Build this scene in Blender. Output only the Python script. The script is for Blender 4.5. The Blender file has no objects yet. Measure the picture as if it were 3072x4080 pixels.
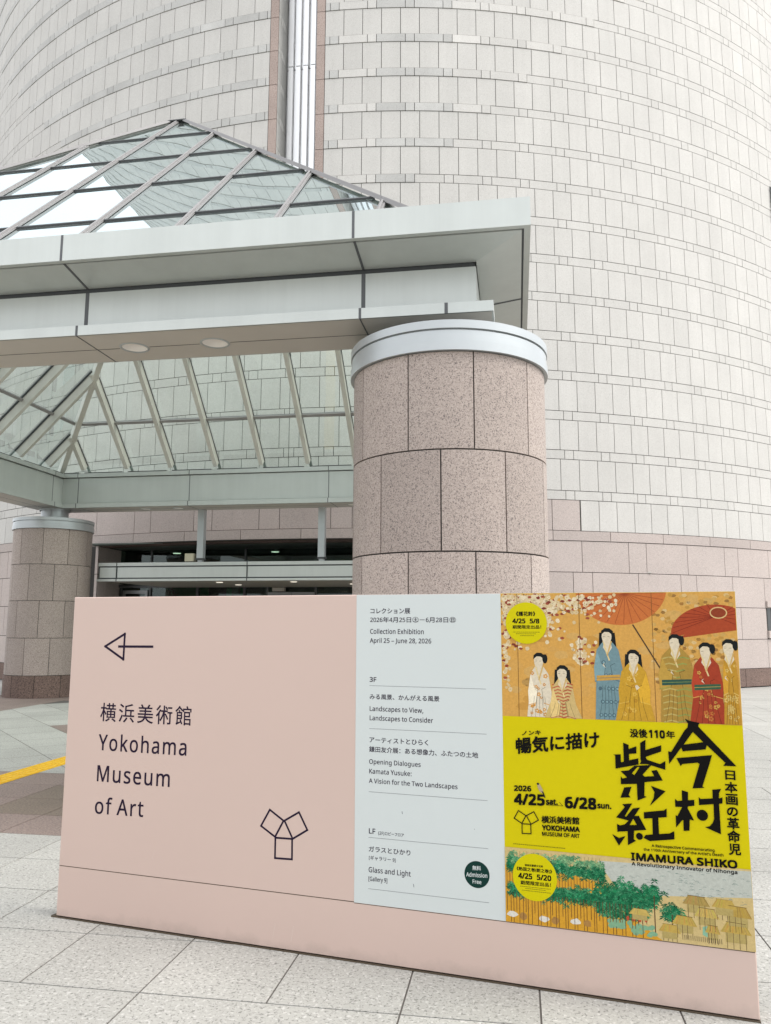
import bpy, math, random
from mathutils import Vector, Matrix
from mathutils.geometry import tessellate_polygon
random.seed(7)
S = bpy.context.scene
COL = S.collection
R = math.radians

# ---------------------------------------------------------------- camera
cam_d = bpy.data.cameras.new('camera')
cam = bpy.data.objects.new('camera', cam_d)
COL.objects.link(cam)
S.camera = cam
cam_d.sensor_fit = 'VERTICAL'
cam_d.sensor_height = 36.0
cam_d.sensor_width = 27.1
cam_d.lens = 3144.2 / 4080 * 36
cam_d.clip_start = 0.05
cam_d.clip_end = 2000
EYE = Vector((5.526, -11.718, 1.6))
_al, _th, _ro = R(9.39), 0.14125, 0.00358
_r = Vector((math.cos(_al), math.sin(_al), 0))
_h = Vector((-math.sin(_al), math.cos(_al), 0))
_f = _h * math.cos(_th) + Vector((0, 0, math.sin(_th)))
_u = -_h * math.sin(_th) + Vector((0, 0, math.cos(_th)))
_x = _r * math.cos(_ro) + _u * math.sin(_ro)
_y = -_r * math.sin(_ro) + _u * math.cos(_ro)
_m = Matrix((_x, _y, -_f)).transposed().to_4x4()
_m.translation = EYE
cam.matrix_world = _m

# ---------------------------------------------------------------- daylight: bright overcast
SUN_EL, SUN_AZ = 52.0, 96.0        # azimuth measured clockwise from +Y (towards the tower)
W = bpy.data.worlds.new('World')
S.world = W
W.use_nodes = True
nt = W.node_tree
nt.nodes.clear()
sky = nt.nodes.new('ShaderNodeTexSky')
sky.sky_type = 'NISHITA'
sky.sun_disc = False
sky.sun_elevation = R(SUN_EL)
sky.sun_rotation = R(SUN_AZ)
sky.air_density = 1.0
sky.dust_density = 6.0
sky.ozone_density = 1.0
hs = nt.nodes.new('ShaderNodeHueSaturation')
hs.inputs['Saturation'].default_value = 0.22
bg = nt.nodes.new('ShaderNodeBackground')
bg.inputs['Strength'].default_value = 0.15
wo = nt.nodes.new('ShaderNodeOutputWorld')
nt.links.new(sky.outputs[0], hs.inputs['Color'])
cloud = nt.nodes.new('ShaderNodeTexNoise')          # a broken veil of bright cloud over the blue
cloud.inputs['Scale'].default_value = 1.6
cloud.inputs['Detail'].default_value = 6.0
wtc = nt.nodes.new('ShaderNodeTexCoord')
nt.links.new(wtc.outputs['Generated'], cloud.inputs['Vector'])
cr = nt.nodes.new('ShaderNodeMapRange')
cr.inputs[1].default_value, cr.inputs[2].default_value = 0.35, 0.65
cr.inputs[3].default_value, cr.inputs[4].default_value = 0.55, 0.9
nt.links.new(cloud.outputs[0], cr.inputs[0])
cm = nt.nodes.new('ShaderNodeMix')
cm.data_type = 'RGBA'
cm.inputs[7].default_value = (6.6, 6.75, 7.1, 1)
nt.links.new(cr.outputs[0], cm.inputs[0])
nt.links.new(hs.outputs[0], cm.inputs[6])
nt.links.new(cm.outputs[2], bg.inputs['Color'])
nt.links.new(bg.outputs[0], wo.inputs['Surface'])
sd = bpy.data.lights.new('sun', 'SUN')
sd.energy = 1.05
sd.angle = R(22)
sd.color = (1.0, 0.96, 0.9)
sun = bpy.data.objects.new('sun', sd)
COL.objects.link(sun)
_d = Vector((math.sin(R(SUN_AZ)) * math.cos(R(SUN_EL)), math.cos(R(SUN_AZ)) * math.cos(R(SUN_EL)), math.sin(R(SUN_EL))))
sun.rotation_euler = _d.to_track_quat('Z', 'Y').to_euler()
S.view_settings.view_transform = 'Standard'
S.view_settings.look = 'None'
S.view_settings.exposure = 0.85
S.view_settings.gamma = 1.0
S.render.engine = 'CYCLES'
S.cycles.max_bounces = 10
S.cycles.transparent_max_bounces = 16
S.cycles.sample_clamp_indirect = 6.0
S.cycles.caustics_reflective = False
S.cycles.caustics_refractive = False


# ---------------------------------------------------------------- helpers
def lin(r, g, b):
    def c(v):
        v /= 255.0
        return v / 12.92 if v <= 0.04045 else ((v + 0.055) / 1.055) ** 2.4
    return (c(r), c(g), c(b))


class MB:
    """collects quads, boxes and bars and links them as ONE mesh object"""
    def __init__(self):
        self.v, self.f, self.m, self.t, self.c = [], [], [], [], []

    def face(self, pts, mat=0, tint=1.0, col=None):
        n = len(self.v)
        self.v += [tuple(p) for p in pts]
        self.f.append(tuple(range(n, n + len(pts))))
        self.m.append(mat)
        self.t.append(tint)
        self.c.append(col or (1, 1, 1))

    def hexa(self, p, mat=0, tint=1.0, skip=()):
        # p: 8 points, bottom ring 0-3, top ring 4-7
        for i, q in enumerate(((3, 2, 1, 0), (4, 5, 6, 7), (0, 1, 5, 4), (1, 2, 6, 5), (2, 3, 7, 6), (3, 0, 4, 7))):
            if i not in skip:
                self.face([p[k] for k in q], mat, tint)

    def box(self, x0, x1, y0, y1, z0, z1, mat=0, tint=1.0):
        self.hexa([(x0, y0, z0), (x1, y0, z0), (x1, y1, z0), (x0, y1, z0),
                   (x0, y0, z1), (x1, y0, z1), (x1, y1, z1), (x0, y1, z1)], mat, tint)

    def bar(self, a, b, w, h, up=(0, 0, 1), mat=0, off=0.0, tint=1.0):
        """box along a-b, width w across, height h along up (centred, shifted by off along up)"""
        a, b, up = Vector(a), Vector(b), Vector(up)
        d = (b - a).normalized()
        s = d.cross(up).normalized()
        n = s.cross(d).normalized()
        lo, hi = off - h / 2, off + h / 2
        P = []
        for k in (lo, hi):
            for e, sg in ((a, -1), (a, 1), (b, 1), (b, -1)):
                P.append(e + s * (sg * w / 2) + n * k)
        self.hexa(P, mat, tint)

    def ring(self, poly, mat=0):
        """square mitred ring with cross-section poly [(r, z)...] (closed)"""
        n = len(poly)
        sg = ((-1, -1), (1, -1), (1, 1), (-1, 1))
        for i in range(n):
            (r0, z0), (r1, z1) = poly[i], poly[(i + 1) % n]
            for k in range(4):
                a, b = sg[k], sg[(k + 1) % 4]
                self.face([(a[0] * r0, a[1] * r0, z0), (b[0] * r0, b[1] * r0, z0),
                           (b[0] * r1, b[1] * r1, z1), (a[0] * r1, a[1] * r1, z1)], mat)

    def lathe(self, prof, n=64, mat=0, a0=0.0, a1=2 * math.pi, tint=1.0):
        for i in range(len(prof) - 1):
            (r0, z0), (r1, z1) = prof[i], prof[i + 1]
            for k in range(n):
                p, q = a0 + (a1 - a0) * k / n, a0 + (a1 - a0) * (k + 1) / n
                c0, s0, c1, s1 = math.cos(p), math.sin(p), math.cos(q), math.sin(q)
                if r0 < 1e-6:
                    self.face([(0, 0, z0), (r1 * c1, r1 * s1, z1), (r1 * c0, r1 * s0, z1)], mat, tint)
                elif r1 < 1e-6:
                    self.face([(r0 * c0, r0 * s0, z0), (r0 * c1, r0 * s1, z0), (0, 0, z1)], mat, tint)
                else:
                    self.face([(r0 * c0, r0 * s0, z0), (r0 * c1, r0 * s1, z0), (r1 * c1, r1 * s1, z1), (r1 * c0, r1 * s0, z1)], mat, tint)

    def build(self, name, mats, parent=None, smooth=None, loc=None, colour=False):
        me = bpy.data.meshes.new(name)
        me.from_pydata(self.v, [], self.f)
        for m in (mats if isinstance(mats, (list, tuple)) else [mats]):
            me.materials.append(m)
        me.polygons.foreach_set('material_index', self.m)
        a = me.attributes.new('tint', 'FLOAT', 'FACE')
        a.data.foreach_set('value', self.t)
        if colour:
            a = me.attributes.new('col', 'FLOAT_COLOR', 'FACE')
            a.data.foreach_set('color', [x for c in self.c for x in (tuple(c) + (0.0,))[:4]])
        if smooth is not None:
            import bmesh
            bm = bmesh.new()
            bm.from_mesh(me)
            bmesh.ops.remove_doubles(bm, verts=bm.verts, dist=1e-5)
            for f in bm.faces:
                f.smooth = True
            for e in bm.edges:
                if len(e.link_faces) == 2 and e.calc_face_angle(0) > R(smooth):
                    e.smooth = False
            bm.to_mesh(me)
            bm.free()
        me.update()
        o = bpy.data.objects.new(name, me)
        COL.objects.link(o)
        if parent:
            o.parent = parent
        if loc:
            o.location = loc
        return o


def thing(name, label, cat, loc=(0, 0, 0), rz=0.0, group=None):
    o = bpy.data.objects.new(name, None)
    COL.objects.link(o)
    o.location = loc
    o.rotation_euler = (0, 0, rz)
    tag(o, label, cat, group)
    return o


def tag(o, label=None, cat=None, group=None, kind=None):
    for k, v in (('label', label), ('category', cat), ('group', group), ('kind', kind)):
        if v:
            o[k] = v
    return o


# ---------------------------------------------------------------- materials
def mat(name):
    m = bpy.data.materials.new(name)
    m.use_nodes = True
    n = m.node_tree.nodes
    return m, n, m.node_tree.links, n['Principled BSDF']


def mixcol(n, l, fac, a, b, kind='MIX'):
    x = n.new('ShaderNodeMix')
    x.data_type = 'RGBA'
    x.blend_type = kind
    for sock, v in ((x.inputs[0], fac), (x.inputs[6], a), (x.inputs[7], b)):
        if hasattr(v, 'links') or hasattr(v, 'is_linked'):
            l.new(v, sock)
        elif isinstance(v, (int, float)):
            sock.default_value = v
        else:
            sock.default_value = (*v, 1)
    return x.outputs[2]


def ramp(n, l, src, p0, p1, c0=(0, 0, 0), c1=(1, 1, 1)):
    r = n.new('ShaderNodeValToRGB')
    r.color_ramp.elements[0].position = p0
    r.color_ramp.elements[1].position = p1
    r.color_ramp.elements[0].color = (*c0, 1)
    r.color_ramp.elements[1].color = (*c1, 1)
    l.new(src, r.inputs[0])
    return r.outputs[0]


def noise(n, l, vec, scale, detail=2.0, rough=0.5, dist=0.0):
    t = n.new('ShaderNodeTexNoise')
    t.inputs['Scale'].default_value = scale
    t.inputs['Detail'].default_value = detail
    t.inputs['Roughness'].default_value = rough
    t.inputs['Distortion'].default_value = dist
    l.new(vec, t.inputs['Vector'])
    return t.outputs[0]


def math_node(n, l, op, a, b):
    x = n.new('ShaderNodeMath')
    x.operation = op
    for i, v in enumerate((a, b)):
        if isinstance(v, (int, float)):
            x.inputs[i].default_value = v
        else:
            l.new(v, x.inputs[i])
    return x.outputs[0]


def streaks(n, l, tc, amount):
    """faint vertical rain marks"""
    mp = n.new('ShaderNodeMapping')
    mp.inputs['Scale'].default_value = (2.6, 2.6, 0.07)
    l.new(tc, mp.inputs[0])
    return ramp(n, l, noise(n, l, mp.outputs[0], 1.6, 6.0, 0.7), 0.32, 0.62, (1 - amount,) * 3, (1, 1, 1))


def granite(name, base, speck, scale=55.0, amount=0.55, lo=0.36, hi=0.5, light=None, rough=0.75, bump=0.15, stain=None, cloud=0.12, dist=0.0, streak=0.0):
    """speckled stone: crystals of several sizes, a slow drift of tone, per-stone tint"""
    m, n, l, b = mat(name)
    tc = n.new('ShaderNodeTexCoord').outputs['Object']
    n1 = noise(n, l, tc, scale, 3.0, 0.6, dist)
    dark = ramp(n, l, n1, lo, hi, (1, 1, 1), (0, 0, 0))
    fac = math_node(n, l, 'MULTIPLY', dark, amount)
    c = mixcol(n, l, fac, base, speck)
    if light:
        n2 = noise(n, l, tc, scale * 0.8, 2.0, 0.5)
        c = mixcol(n, l, math_node(n, l, 'MULTIPLY', ramp(n, l, n2, 0.56, 0.68), 0.6), c, light)
    n3 = noise(n, l, tc, 0.9, 4.0, 0.6)
    g = ramp(n, l, n3, 0.3, 0.7, (1 - cloud,) * 3, (1 + cloud * 0.5,) * 3)
    c = mixcol(n, l, 1.0, c, g, 'MULTIPLY')
    if streak:
        c = mixcol(n, l, 1.0, c, streaks(n, l, tc, streak), 'MULTIPLY')
    if stain:
        (sx, sy, sz), rad, colr = stain
        v = n.new('ShaderNodeVectorMath')
        v.operation = 'DISTANCE'
        l.new(tc, v.inputs[0])
        v.inputs[1].default_value = (sx, sy, sz)
        k = math_node(n, l, 'ADD', v.outputs['Value'], math_node(n, l, 'MULTIPLY', noise(n, l, tc, 3.0, 3.0), 0.4))
        s = ramp(n, l, math_node(n, l, 'DIVIDE', k, rad), 0.35, 1.0, (1, 1, 1), (0, 0, 0))
        c = mixcol(n, l, math_node(n, l, 'MULTIPLY', s, 0.8), c, colr)
    at = n.new('ShaderNodeAttribute')
    at.attribute_name = 'tint'
    c = mixcol(n, l, 1.0, c, at.outputs['Color'], 'MULTIPLY')
    l.new(c, b.inputs['Base Color'])
    b.inputs['Roughness'].default_value = rough
    b.inputs['Specular IOR Level'].default_value = 0.3
    if bump:
        bp = n.new('ShaderNodeBump')
        bp.inputs['Strength'].default_value = bump
        bp.inputs['Distance'].default_value = 0.004
        l.new(n1, bp.inputs['Height'])
        l.new(bp.outputs[0], b.inputs['Normal'])
    return m


def plain(name, colr, rough=0.5, metal=0.0, grime=0.06, emit=None, spec=0.5, gscale=2.0, dirt=0.0, streak=0.0):
    m, n, l, b = mat(name)
    tc = n.new('ShaderNodeTexCoord').outputs['Object']
    g = ramp(n, l, noise(n, l, tc, gscale, 5.0, 0.6), 0.3, 0.7, (1 - grime,) * 3, (1, 1, 1))
    c = mixcol(n, l, 1.0, colr, g, 'MULTIPLY')
    if streak:
        c = mixcol(n, l, 1.0, c, streaks(n, l, tc, streak), 'MULTIPLY')
    if dirt:
        # splashed dust along the lowest hand's breadth
        sx = n.new('ShaderNodeSeparateXYZ')
        l.new(tc, sx.inputs[0])
        k = math_node(n, l, 'ADD', sx.outputs['Z'], math_node(n, l, 'MULTIPLY', noise(n, l, tc, 9.0, 5.0, 0.65), 0.16))
        s = ramp(n, l, k, 0.07, dirt, (1, 1, 1), (0, 0, 0))
        c = mixcol(n, l, math_node(n, l, 'MULTIPLY', s, 0.3), c, (0.2, 0.17, 0.14))
    l.new(c, b.inputs['Base Color'])
    b.inputs['Roughness'].default_value = rough
    b.inputs['Metallic'].default_value = metal
    b.inputs['Specular IOR Level'].default_value = spec
    if emit:
        b.inputs['Emission Color'].default_value = (*colr, 1)
        b.inputs['Emission Strength'].default_value = emit
    return m


def glass(name, tint, base, power, refl=(0.9, 0.95, 0.95), wave=0.0, rough=0.0, top=0.75, dust=0.0):
    """tinted pane: see-through with a mirror reflection that grows towards grazing angles"""
    m, n, l, b = mat(name)
    n.remove(b)
    lw = n.new('ShaderNodeLayerWeight')
    lw.inputs['Blend'].default_value = 0.5
    p = math_node(n, l, 'POWER', lw.outputs['Facing'], power)
    k = math_node(n, l, 'ADD', math_node(n, l, 'MULTIPLY', p, top), base)
    tr = n.new('ShaderNodeBsdfTransparent')
    tr.inputs[0].default_value = (*tint, 1)
    gl = n.new('ShaderNodeBsdfGlossy')
    gl.inputs['Color'].default_value = (*refl, 1)
    gl.inputs['Roughness'].default_value = rough
    mx = n.new('ShaderNodeMixShader')
    out = mx
    l.new(k, mx.inputs[0])
    l.new(tr.outputs[0], mx.inputs[1])
    l.new(gl.outputs[0], mx.inputs[2])
    if wave:
        tc = n.new('ShaderNodeTexCoord').outputs['Object']
        bp = n.new('ShaderNodeBump')
        bp.inputs['Strength'].default_value = 1.0
        bp.inputs['Distance'].default_value = wave
        l.new(noise(n, l, tc, 0.8, 1.0), bp.inputs['Height'])
        l.new(bp.outputs[0], gl.inputs['Normal'])
        l.new(bp.outputs[0], lw.inputs['Normal'])
    if dust:
        # a thin uneven film of dust and dried rain
        tcd = n.new('ShaderNodeTexCoord').outputs['Object']
        df = n.new('ShaderNodeBsdfDiffuse')
        df.inputs[0].default_value = (0.6, 0.62, 0.58, 1)
        out = n.new('ShaderNodeMixShader')
        l.new(math_node(n, l, 'MULTIPLY', ramp(n, l, noise(n, l, tcd, 2.2, 6.0, 0.65, 0.5), 0.3, 0.75), dust), out.inputs[0])
        l.new(mx.outputs[0], out.inputs[1])
        l.new(df.outputs[0], out.inputs[2])
    l.new(out.outputs[0], n['Material Output'].inputs['Surface'])
    return m


VENT = (19.0 * math.sin(R(45.6)), 25.8 - 19.0 * math.cos(R(45.6)), 14.15)
M = {}
M['white_stone'] = granite('pale_granite', (0.57, 0.555, 0.522), (0.30, 0.285, 0.26), 52, 0.34, 0.34, 0.5, (0.64, 0.63, 0.60), cloud=0.05, streak=0.045, stain=(VENT, 1.25, (0.10, 0.10, 0.10)))
M['rough_stone'] = granite('rough_granite', (0.54, 0.535, 0.51), (0.28, 0.275, 0.26), 60, 0.4, 0.36, 0.54, (0.52, 0.51, 0.48), bump=0.5)
M['pink_stone'] = granite('pink_granite', (0.50, 0.43, 0.395), (0.24, 0.21, 0.20), 55, 0.5, 0.36, 0.5, (0.60, 0.545, 0.51), cloud=0.05)
M['rose_stone'] = granite('rose_granite', (0.43, 0.345, 0.305), (0.15, 0.105, 0.09), 45, 0.6, 0.36, 0.52)
M['plinth_stone'] = granite('brown_red_granite', (0.21, 0.145, 0.12), (0.06, 0.045, 0.04), 45, 0.75, 0.38, 0.55, (0.3, 0.21, 0.17))
M['column_stone'] = granite('column_granite', (0.435, 0.368, 0.325), (0.12, 0.10, 0.095), 95, 0.95, 0.38, 0.5, (0.52, 0.445, 0.40), bump=0.3, dist=1.2, cloud=0.06)
M['pave_light'] = granite('paving_granite', (0.39, 0.385, 0.355), (0.12, 0.12, 0.11), 70, 0.7, 0.36, 0.46, (0.60, 0.59, 0.56), dist=0.8)
M['pave_brown'] = granite('brown_paving_granite', (0.245, 0.19, 0.165), (0.09, 0.075, 0.07), 60, 0.7, 0.36, 0.5, (0.33, 0.27, 0.24))
M['pave_dark'] = granite('dark_paving_granite', (0.20, 0.16, 0.125), (0.08, 0.07, 0.06), 60, 0.7, 0.36, 0.5, (0.27, 0.22, 0.18))
M['joint'] = plain('joint_mortar', (0.05, 0.047, 0.043), 0.9)
M['pave_joint'] = plain('paving_joint', (0.11, 0.10, 0.09), 0.9)
M['silver'] = plain('silver_panel', (0.56, 0.59, 0.56), 0.38, 0.35, 0.05, streak=0.06)
M['silver_cap'] = plain('silver_cap', (0.47, 0.50, 0.505), 0.36, 0.4, 0.08)
M['soffit'] = plain('soffit_panel', (0.55, 0.52, 0.47), 0.5, 0.1, 0.06)
M['seal'] = plain('grey_seal', (0.10, 0.105, 0.11), 0.6)
M['gasket'] = plain('dark_gasket', (0.055, 0.06, 0.062), 0.6)
M['fin'] = plain('rafter_paint', (0.72, 0.71, 0.64), 0.45, 0.0, 0.18)
M['cap_bar'] = plain('glazing_cap', (0.33, 0.32, 0.315), 0.45, 0.1, 0.1)
M['fluted'] = plain('white_metal', (0.93, 0.93, 0.925), 0.38, 0.7, 0.03)
M['lens'] = plain('lamp_reflector', (0.86, 0.84, 0.8), 0.35, 0.0, 0.0)
M['lobby_lit'] = plain('lobby_lamp_glow', (0.95, 1.0, 0.85), 0.4, 0.0, 0.0, emit=1.0)
M['lit'] = plain('lit_lamp', (1.0, 0.93, 0.8), 0.4, 0.0, 0.0, emit=0.45)
M['roof_glass'] = glass('roof_glass', (0.915, 1.0, 0.945), 0.04, 2.2, (0.77, 0.885, 0.90), wave=0.0022, top=1.85, dust=0.10)
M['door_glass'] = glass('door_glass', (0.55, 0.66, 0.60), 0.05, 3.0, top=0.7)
M['dark_frame'] = plain('dark_frame', (0.10, 0.105, 0.105), 0.4, 0.5)
M['door_frame'] = plain('door_frame', (0.26, 0.27, 0.27), 0.35, 0.6)
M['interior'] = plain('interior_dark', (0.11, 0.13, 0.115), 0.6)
M['tile_brown'] = granite('brown_tile', (0.085, 0.055, 0.045), (0.03, 0.02, 0.018), 60, 0.7, 0.4, 0.55)
M['sign_pink'] = plain('pink_paint', lin(198, 175, 164), 0.33, 0.0, 0.03, gscale=0.8, dirt=0.14)
M['sign_white'] = plain('white_sheet', lin(196, 202, 200), 0.35, 0.0, 0.02)
M['ink'] = plain('dark_ink', lin(34, 22, 44), 0.5, 0.0, 0.0, spec=0.12)
M['black'] = plain('black_ink', lin(14, 12, 10), 0.5, 0.0, 0.0, spec=0.08)
M['grey_line'] = plain('grey_ink', lin(110, 112, 116), 0.4, 0.0, 0.0)
M['green_ink'] = plain('green_ink', lin(8, 48, 42), 0.4, 0.0, 0.0, spec=0.15)
M['base_brown'] = plain('brown_metal', lin(92, 80, 66), 0.45, 0.4)
M['yellow'] = plain('yellow_rubber', lin(226, 180, 34), 0.6, 0.0, 0.15, gscale=14)
M['cream'] = plain('cream_plastic', lin(196, 190, 166), 0.5)
M['leaf'] = plain('leaf', (0.06, 0.13, 0.03), 0.5)
M['pot'] = plain('grey_pot', (0.3, 0.3, 0.29), 0.6)
m_, n_, l_, b_ = mat('poster_print')
_a = n_.new('ShaderNodeAttribute')
_a.attribute_name = 'col'
_tc = n_.new('ShaderNodeTexCoord').outputs['Object']
_g = ramp(n_, l_, noise(n_, l_, _tc, 30, 6.0, 0.7), 0.3, 0.7, (0.96, 0.96, 0.96), (1.0, 1.0, 1.0))
_p = ramp(n_, l_, noise(n_, l_, _tc, 95, 5.0, 0.75, 0.6), 0.36, 0.66, (0.72, 0.70, 0.68), (1.2, 1.19, 1.16))
_c = mixcol(n_, l_, 1.0, _a.outputs['Color'], _g, 'MULTIPLY')
l_.new(mixcol(n_, l_, _a.outputs['Alpha'], _c, mixcol(n_, l_, 1.0, _c, _p, 'MULTIPLY')), b_.inputs['Base Color'])
b_.inputs['Roughness'].default_value = 0.4
b_.inputs['Specular IOR Level'].default_value = 0.12
M['print'] = m_

# ================================================================ the tower
RT, CY = 18.92, 25.8


def cyl(phi, z, r=RT):
    a = R(phi)
    return (r * math.sin(a), CY - r * math.cos(a), z)


def stone(mb, p0, p1, z0, z1, mt=0, tint=None, out=0.0, gap=0.0078, depth=0.035):
    """one facing stone on the curved wall (long ones follow the curve)"""
    t = tint if tint is not None else random.gauss(1.0, 0.014)
    g = math.degrees(gap / RT)
    p0, p1, z0, z1 = p0 + g, p1 - g, z0 + gap, z1 - gap
    if p1 - p0 < 0.02 or z1 - z0 < 0.005:
        return
    n = max(1, int((p1 - p0) / 1.7 + 0.5))
    ro, ri = RT + out, RT - depth
    for i in range(n):
        a, b = p0 + (p1 - p0) * i / n, p0 + (p1 - p0) * (i + 1) / n
        A0, B0, A1, B1 = cyl(a, z0, ro), cyl(b, z0, ro), cyl(a, z1, ro), cyl(b, z1, ro)
        a0, b0, a1, b1 = cyl(a, z0, ri), cyl(b, z0, ri), cyl(a, z1, ri), cyl(b, z1, ri)
        mb.face((A0, B0, B1, A1), mt, t)
        mb.face((a0, b0, B0, A0), mt, t)
        mb.face((A1, B1, b1, a1), mt, t)
        if i == 0:
            mb.face((a0, A0, A1, a1), mt, t)
        if i == n - 1:
            mb.face((B0, b0, b1, B1), mt, t)


def backing(mb, p0, p1, z0, z1, mt):
    n = max(1, int((p1 - p0) / 1.5))
    r = RT - 0.015
    for i in range(n):
        a, b = p0 + (p1 - p0) * i / n, p0 + (p1 - p0) * (i + 1) / n
        mb.face((cyl(a, z0, r), cyl(b, z0, r), cyl(b, z1, r), cyl(a, z1, r)), mt)


PMAX = 95.0
TOP = 47.0
SLOT0 = 10.1
SL = 1.60       # half width of the slot in degrees
QT = 2.32       # outer edge of the pink strips beside the slot
OPEN = 16.6     # half width of the entrance opening in degrees
tower = thing('museum_tower', 'huge round museum tower clad in pale granite rows with a tall fluted slot', 'building', (0, CY, 0))
tower_inv = Matrix.Translation((0, -CY, 0))


def rel(mb):
    mb.v = [(x, y - CY, z) for x, y, z in mb.v]
    return mb


zl = {0: 15.93, -1: 14.925, -2: 13.92, -3: 12.91, -4: 11.89, -5: 10.87, -6: 9.84, -7: 8.81, -8: 7.765, -9: 6.72, -10: 5.71, -11: 4.68}
k = 1
while zl[k - 1] < TOP - 1:
    zl[k] = zl[k - 1] + 1.0
    k += 1
KTOP = k - 1
zl[KTOP + 1] = TOP
TH = 0.235


def spans(edges, lo, hi):
    e = sorted(x for x in edges if lo < x < hi)
    e = [lo] + e + [hi]
    return list(zip(e[:-1], e[1:]))


tall_r = [3.84 + 1.531 * i for i in range(70)]
tall_l = [-3.75 - 1.525 * i for i in range(70)]
band_r, band_l = [], []
for i in range(40):
    band_r += [2.71 + 3.055 * i, 3.44 + 3.055 * i]
    band_l += [-2.61 - 3.048 * i, -3.355 - 3.048 * i]
wall = MB()
for k in range(-11, KTOP + 1):
    z0, z1 = zl[k], zl[k] + TH
    z2 = zl.get(k + 1, TOP)
    slot = z0 >= SLOT0
    e0 = QT if slot else 0.0
    for side, tl, bl in ((1, tall_r, band_r), (-1, tall_l, band_l)):
        lo, hi = (e0, PMAX) if side > 0 else (-PMAX, -e0)
        te = tl if slot else tl + [side * 2.31, side * 0.78]
        for a, b in spans(te, lo, hi):
            stone(wall, a, b, z1, z2, 0)
        be = bl if slot else bl + [side * 0.4]
        # rough projecting band near the slot, one module shorter with every row down
        cnt = (5 + k) if side > 0 else (7 + k)
        lim = side * (3.44 + 3.05 * max(cnt, 0))
        for a, b in spans(be, lo, hi):
            mid = (a + b) / 2
            if slot and cnt > 0 and abs(mid) < abs(lim):
                mod = (abs(mid) - 2.31) / 3.05
                if side > 0 and 0.33 < mod < 1.35:
                    stone(wall, a, b, z0, z1, 0, random.gauss(1.06, 0.03), 0.014)
                elif side > 0 and mod > 3.3:
                    stone(wall, a, b, z0, z1, 0, random.gauss(1.03, 0.05), 0.014)
                else:
                    stone(wall, a, b, z0, z1, 1, random.gauss(0.98, 0.04), 0.014)
            else:
                stone(wall, a, b, z0, z1, 0, random.gauss(0.985, 0.014))
# lowest white course beyond the pink blocks over the entrance
for a, b in spans(tall_r, 22.15, PMAX) + spans(tall_l, -PMAX, -22.15):
    stone(wall, a, b, 3.91, 4.68, 0)
backing(wall, -PMAX, PMAX, 3.64, SLOT0, 2)
backing(wall, -PMAX, -SL, SLOT0, TOP, 2)
backing(wall, SL, PMAX, SLOT0, TOP, 2)
# flat roof and rear wall that close the tower
n = 60
roof_pts = [cyl(-PMAX + 2 * PMAX * i / n, TOP, RT) for i in range(n + 1)]
wall.face(roof_pts, 0)
A, B = cyl(-PMAX, 0), cyl(PMAX, 0)
wall.face([A, B, (B[0], B[1], TOP), (A[0], A[1], TOP)], 0)
rel(wall).build('stone_wall', [M['white_stone'], M['rough_stone'], M['joint']], tower)

# pink strips and reveal of the slot
jamb = MB()
for k in range(-5, KTOP + 1):
    z0, z2 = zl[k], zl.get(k + 1, TOP)
    for s in (-1, 1):
        a, b = sorted((s * SL, s * QT))
        stone(jamb, a, b, z0, z2, 0, random.gauss(1, 0.03), 0.004, depth=0.02)
DEP = 0.87
u0 = RT * math.sin(R(SL))
yf, yb = CY - RT * math.cos(R(SL)) + 0.01, 6.9 + DEP
for s in (-1, 1):
    for k in range(-5, KTOP + 1):
        z0, z1, z2 = zl[k], zl[k] + TH, zl.get(k + 1, TOP)
        g = 0.007
        for ya, yb2, za, zb, t, mt in ((yf, yb, z1, z2, 0.97, 1), (yf, yf + 0.28, z0, z1, 1.0, 1), (yf + 0.28, yf + 0.6, z0, z1, 1.28, 1), (yf + 0.6, yb, z0, z1, 0.95, 1)):
            x0, x1 = sorted((s * u0, s * (u0 + 0.05)))
            jamb.box(x0, x1, ya + g, yb2 - g, za + g, zb - g, mt, t)
    x0, x1 = sorted((s * (u0 + 0.015), s * (u0 + 0.06)))
    jamb.box(x0, x1, yf, yb + 0.2, SLOT0, TOP, 2)
jamb.box(-u0, u0, yf, yb + 0.2, SLOT0 - 0.2, SLOT0, 1)
rel(jamb).build('slot_jamb', [M['rose_stone'], M['rough_stone'], M['joint']], tower)

flute = MB()
zj = [SLOT0] + [12.95 + 4.02 * i for i in range(9)]
nf = 5
pw = 2 * u0 / nf
for za, zb in zip(zj[:-1], zj[1:]):
    for i in range(nf):
        x = -u0 + pw * i
        flute.box(x, x + pw * 0.36, yb - 0.02, yb + 0.1, za + 0.012, zb - 0.012, 0)
        flute.box(x + pw * 0.36, x + pw * 0.96, yb - 0.16, yb + 0.1, za + 0.012, zb - 0.012, 0)
flute.box(-u0, u0, yb + 0.1, yb + 0.15, SLOT0, TOP, 1)
rel(flute).build('fluted_panel', [M['fluted'], M['gasket']], tower)

# pink base courses
base = MB()
zb = [0.0, 0.47, 1.235, 2.07, 2.885, 3.66, 3.91, 4.68]
PER = 9.42


def course(off, lo, hi):
    e = []
    for i in range(-14, 14):
        e += [off + PER * i, off + PER * i + 1.57, off + PER * i + 5.48]
    return spans(e, lo, hi)


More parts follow.
